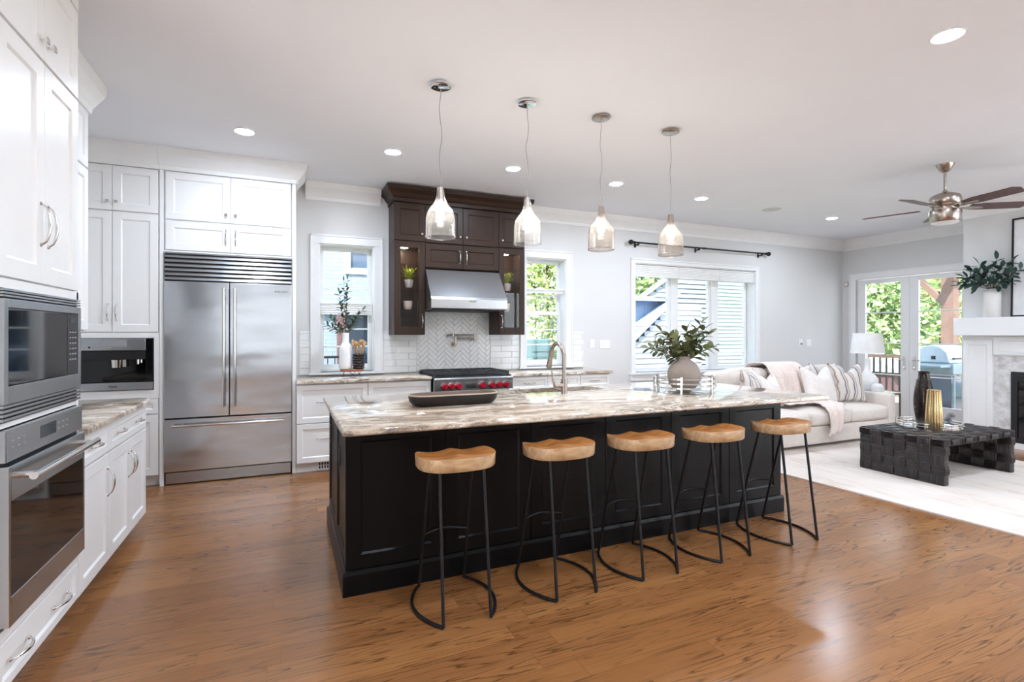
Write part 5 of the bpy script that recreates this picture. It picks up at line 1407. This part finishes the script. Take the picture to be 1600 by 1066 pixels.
def f2(u, v):
    y, z = poly_at(PS, v); k = math.sin(u * 17 + v * 2) + .4 * math.sin(u * 37)
    wd = .40 * (1 - .55 * max(0, v - .25)); x = 6.24 - .20 * v + wd * (u - .5) + .02 * math.sin(v * 9)
    return (x, y - .014 * k * min(1, max(0, v - .3) * 3) - .008, z + .012 * k * (1 - min(1, v * 1.6)) + .012 + .06 * v * (u - .5) * (v > .4))
cloth('throw_blanket', f2, 40, 36, M['throw'], 'blush blanket hanging over the front of the sofa seat', (6.1, 4.2, .45))

# ---- end table, lamp
et = thing('end_table', 'slim brass end table with white top beside the sofa arm', 'table', (7.69, 4.68, 0))
e0, e1, e2, e3 = 7.43, 7.95, 4.44, 4.93
obj('top', MB().box(e0, e1, e2, e3, .545, .557), M['whitecer'], et, bevel=.002)
obj('frame', frame_ring(MB(), lambda u, v, n: (u, v, n), e0, e1, e2, e3, .018, .522, .5445), M['brass'], et)
for x_ in (e0 + .009, e1 - .009):
    for y_ in (e2 + .009, e3 - .009): obj('leg', MB().box(x_ - .009, x_ + .009, y_ - .009, y_ + .009, 0, .522), M['brass'], et)
lx, ly, lz = 7.66, 4.72, .558
lp = thing('table_lamp', 'white gourd-shaped table lamp with a linen drum shade', 'lamp', (lx, ly, lz))
obj('base', MB().lathe([(0, 0), (.075, 0), (.085, .012), (.115, .06), (.130, .12), (.126, .175), (.100, .225), (.062, .265), (.040, .30), (.036, .36), (.037, .42), (.042, .46), (.04, .468), (0, .468)], (lx, ly, lz), 40), M['whitecer'], lp, smooth=True)
obj('stem', MB().cyl((lx, ly, lz + .468), (lx, ly, lz + .85), .008, n=10).lathe([(0, .0), (.012, .008), (.012, .018), (0, .03)], (lx, ly, lz + .85), 12), M['chrome'], lp, smooth=True)
obj('lamp_shade', MB().lathe([(.212, .545), (.176, .835), (.173, .835), (.209, .545), (.212, .545)], (lx, ly, lz), 48), M['shade'], lp, smooth=True)
sp_ = MB()
for k in range(3):
    t = 2 * PI * k / 3; sp_.tube([(lx, ly, lz + .82), (lx + .174 * math.cos(t), ly + .174 * math.sin(t), lz + .825)], .002, 5)
obj('shade_spider', sp_, M['chrome'], lp)
sx_, sy_ = 7.57, 4.53
o = obj('round_vase', MB().lathe([(0, 0), (.05, 0), (.068, .02), (.078, .06), (.070, .10), (.045, .125), (.038, .128), (.034, .12), (0, .08)], (sx_, sy_, .558), 32), M['whitecer'], at=(sx_, sy_, .558), smooth=True)
tag(o, 'small round white vase in front of the lamp base', 'vase')

# ---- woven coffee table
ct = thing('coffee_table', 'dark woven leather coffee table on the cream rug', 'coffee table', (6.0, 3.03, .012))
T0, T1, U0, U1, ZT = 5.39, 6.60, 2.655, 3.40, .425
def woven(mb, m, a0, a1, b0, b1, na, nb, amp=.012, par=0):
    da, db = (a1 - a0) / na, (b1 - b0) / nb
    for i in range(na):
        for j in range(nb):
            ori = (i + j + par) % 2; lift = .004 if ori else .0
            def fn(u, v):
                s_, e_ = (u, v) if ori else (v, u)
                h = amp * abs(math.sin(PI * 7 * s_)) ** .6 * .55 + .008 * (1 - (2 * e_ - 1) ** 4) + lift - .006
                return m(a0 + (i + u) * da, b0 + (j + v) * db, h)
            mb.grid(fn, 21 if ori else 5, 5 if ori else 21)
    return mb
tb = MB().box(T0, T1, U0, U1, .372, ZT - .002)
woven(tb, lambda u, v, n: (u, v, ZT + n), T0, T1, U0, U1, 11, 7)
woven(tb, FY(U0), T0, T1, .368, ZT, 11, 1)
woven(tb, FXm(T0), U0, U1, .368, ZT, 7, 1)
obj('top', tb, M['woven'], ct, smooth=60)
for k, (x0, x1) in enumerate(((T0 + .005, T0 + .075), (T1 - .075, T1 - .005))):
    lb = MB().box(x0, x1, U0 + .005, U1 - .005, .022, .364)
    woven(lb, FXm(x0), U0 + .005, U1 - .005, .016, .364, 7, 4, par=1)
    woven(lb, FXp(x1), U0 + .005, U1 - .005, .016, .364, 7, 4)
    woven(lb, FY(U0 + .005), x0, x1, .016, .364, 1, 4)
    obj('side_panel', lb, M['woven'], ct, smooth=60)
tx, ty, tz = 6.02, 3.10, ZT + .0085
tr = thing('mirror_tray', 'round mirrored tray with a chrome gallery on the woven coffee table', 'tray', (tx, ty, tz))
obj('plate', MB().lathe([(0, 0), (.265, 0), (.265, .008), (0, .008)], (tx, ty, tz), 48), M['mirror'], tr, smooth=True)
for z in (.03, .055):
    obj('rail', MB().tube([(tx + .268 * math.cos(2 * PI * k / 48), ty + .268 * math.sin(2 * PI * k / 48), tz + z) for k in range(48)], .0045, 8, closed=True), M['chrome'], tr, smooth=True)
for k in range(16):
    t = 2 * PI * k / 16; obj('post', MB().cyl((tx + .268 * math.cos(t), ty + .268 * math.sin(t), tz), (tx + .268 * math.cos(t), ty + .268 * math.sin(t), tz + .058), .004, n=8), M['chrome'], tr, smooth=True)
zv = tz + .0085
o = obj('studded_vase', (lambda b: b)(MB()), M['bronze']) if False else None
x_, y_ = 6.03, 3.15
dv = thing('dark_vase', 'tall dark hammered vase on the mirrored tray', 'vase', (x_, y_, zv))
b = MB().lathe([(0, 0), (.056, 0), (.060, .01), (.072, .08), (.084, .17), (.087, .25), (.080, .34), (.064, .43), (.050, .49), (.046, .53), (.050, .55), (.046, .552), (.040, .53), (0, .5)], (x_, y_, zv), 40)
pr = [(.066, .05), (.075, .10), (.082, .15), (.0855, .20), (.087, .25), (.0845, .30), (.079, .35), (.071, .40), (.0605, .45)]
for i in range(20):
    v = .06 + i * .021
    for a, c in zip(pr, pr[1:]):
        if a[1] <= v <= c[1]: r_ = a[0] + (c[0] - a[0]) * (v - a[1]) / (c[1] - a[1])
    for k in range(26):
        t = 2 * PI * (k + .5 * (i % 2)) / 26; b.lathe([(0, -.005), (.0055, 0), (0, .005)], (x_ + r_ * math.cos(t), y_ + r_ * math.sin(t), zv + v), 6)
obj('body', b, M['bronze'], dv, smooth=True)
x_, y_ = 5.85, 2.97
gv = thing('fluted_vase', 'champagne gold fluted vase on the mirrored tray', 'vase', (x_, y_, zv))
obj('body', MB().lathe([(0, 0), (.068, 0), (.070, .006), (.062, .20), (.052, .365), (.055, .385), (.050, .385), (.047, .36), (0, .3)], (x_, y_, zv), 144, 18, .07), M['gold'], gv, smooth=True)
x_, y_ = 6.13, 2.99
cz = thing('crystal_ornament', 'faceted clear crystal ornament behind the gold vase', 'ornament', (x_, y_, zv))
b = MB(); rn = random.Random(4)
for k in range(9):
    t = rn.uniform(0, 2 * PI); q = rn.uniform(0, .05); h = rn.uniform(.03, .15)
    b.lathe([(0, -.028), (.022, -.01), (.026, .008), (0, .030)], (x_ + q * math.cos(t), y_ + q * math.sin(t), zv + .029 + (h - .03) * .9), 6)
obj('facets', b, M['crystal'], cz)

# ---- fireplace
fp = thing('fireplace', 'white mantel fireplace with mosaic surround and black firebox', 'fireplace', (8.0, 2.78, 0))
m = FXm(8.055); yc = 2.78
obj('mantel_shelf', MB().box(yc - 1.0, yc + 1.0, 1.36, 1.585, -.0, .185, m), M['trim'], fp, bevel=.004)
for s in (1, -1):
    a, c = sorted((yc + s * .955, yc + s * .655))
    pb = MB().box(a, c, 0, 1.358, 0, .035, m); shaker(pb, m, a, c, .14, 1.30, t=.02, rail=.055, n0=.035); pb.box(a - .008, c + .008, 0, .135, .035, .066, m)
    obj('pilaster', pb, M['trim'], fp)
fb = MB().box(yc - .655, yc + .655, 1.115, 1.358, 0, .035, m); shaker(fb, m, yc - .65, yc + .65, 1.125, 1.345, t=.015, rail=.045, n0=.035)
obj('frieze', fb, M['trim'], fp)
sb = MB()
for (p, q, z0, z1) in ((yc - .655, yc - .49, 0, 1.115), (yc + .49, yc + .655, 0, 1.115), (yc - .49, yc + .49, .925, 1.115)): sb.box(p, q, z0, z1, .001, .02, m)
obj('mosaic_surround', sb, M['stone'], fp)
fbx = frame_ring(MB(), m, yc - .489, yc + .489, .07, .924, .06, .002, .03, wt_=.12)
fbx.box(yc - .43, yc + .43, .13, .80, .002, .006, m)
for k in range(5): fbx.box(yc - .42, yc + .42, .815 + k * .02, .826 + k * .02, .03, .034, m)
obj('firebox', fbx, M['firebox'], fp, bevel=.002)
obj('fire_glass', MB().box(yc - .43, yc + .43, .13, .80, .008, .012, m), M['blackglass'], fp)
obj('hearth_step', MB().box(yc - .489, yc + .489, 0, .069, .002, .035, m), M['trim'], fp)
pc_ = thing('framed_picture', 'large white picture in a thin black frame leaning on the mantel', 'picture', (8.0, 2.82, 1.586))
tilt = lambda u, v, n: (8.012 - n + (v - 1.587) * .032, u, v)
obj('frame', frame_ring(MB(), tilt, 2.36, 3.255, 1.5865, 2.77, .018, -.0, .03), M['iron'], pc_, bevel=.002)
obj('print', MB().box(2.378, 3.237, 1.605, 2.75, .002, .018, tilt), M['print'], pc_)
x_, y_, z_ = 7.965, 3.42, 1.5855
mv = thing('mantel_vase', 'matte white cylinder vase on the mantel', 'vase', (x_, y_, z_))
obj('body', MB().lathe([(0, 0), (.080, 0), (.086, .006), (.086, .29), (.080, .315), (.060, .328), (.035, .333), (.034, .35), (.028, .352), (.024, .33), (0, .3)], (x_, y_, z_), 40), M['matcer'], mv, smooth=True)
pl = thing('eucalyptus_branches', 'dark green broad-leaved branches spreading from the mantel vase', 'plant', (x_, y_, z_ + .3))
ends = [(-.04, .30, .10), (-.08, .24, .16), (0, .22, .25), (-.10, .15, .20), (-.06, .10, .30), (-.12, .02, .22), (-.05, -.06, .34), (-.10, -.13, .24), (-.03, -.2, .3), (-.12, -.25, .16), (-.06, -.31, .20), (-.12, .28, .05), (-.15, .10, .08), (-.14, -.1, .10), (-.10, -.22, .06), (-.1, .2, .12)]
plant(pl, (x_, y_, z_ + .335), [(x_ + a, y_ + b_, z_ + .36 + c) for a, b_, c in ends], M['leafdk'], .115, .055, random.Random(9), 9, .003, .35)
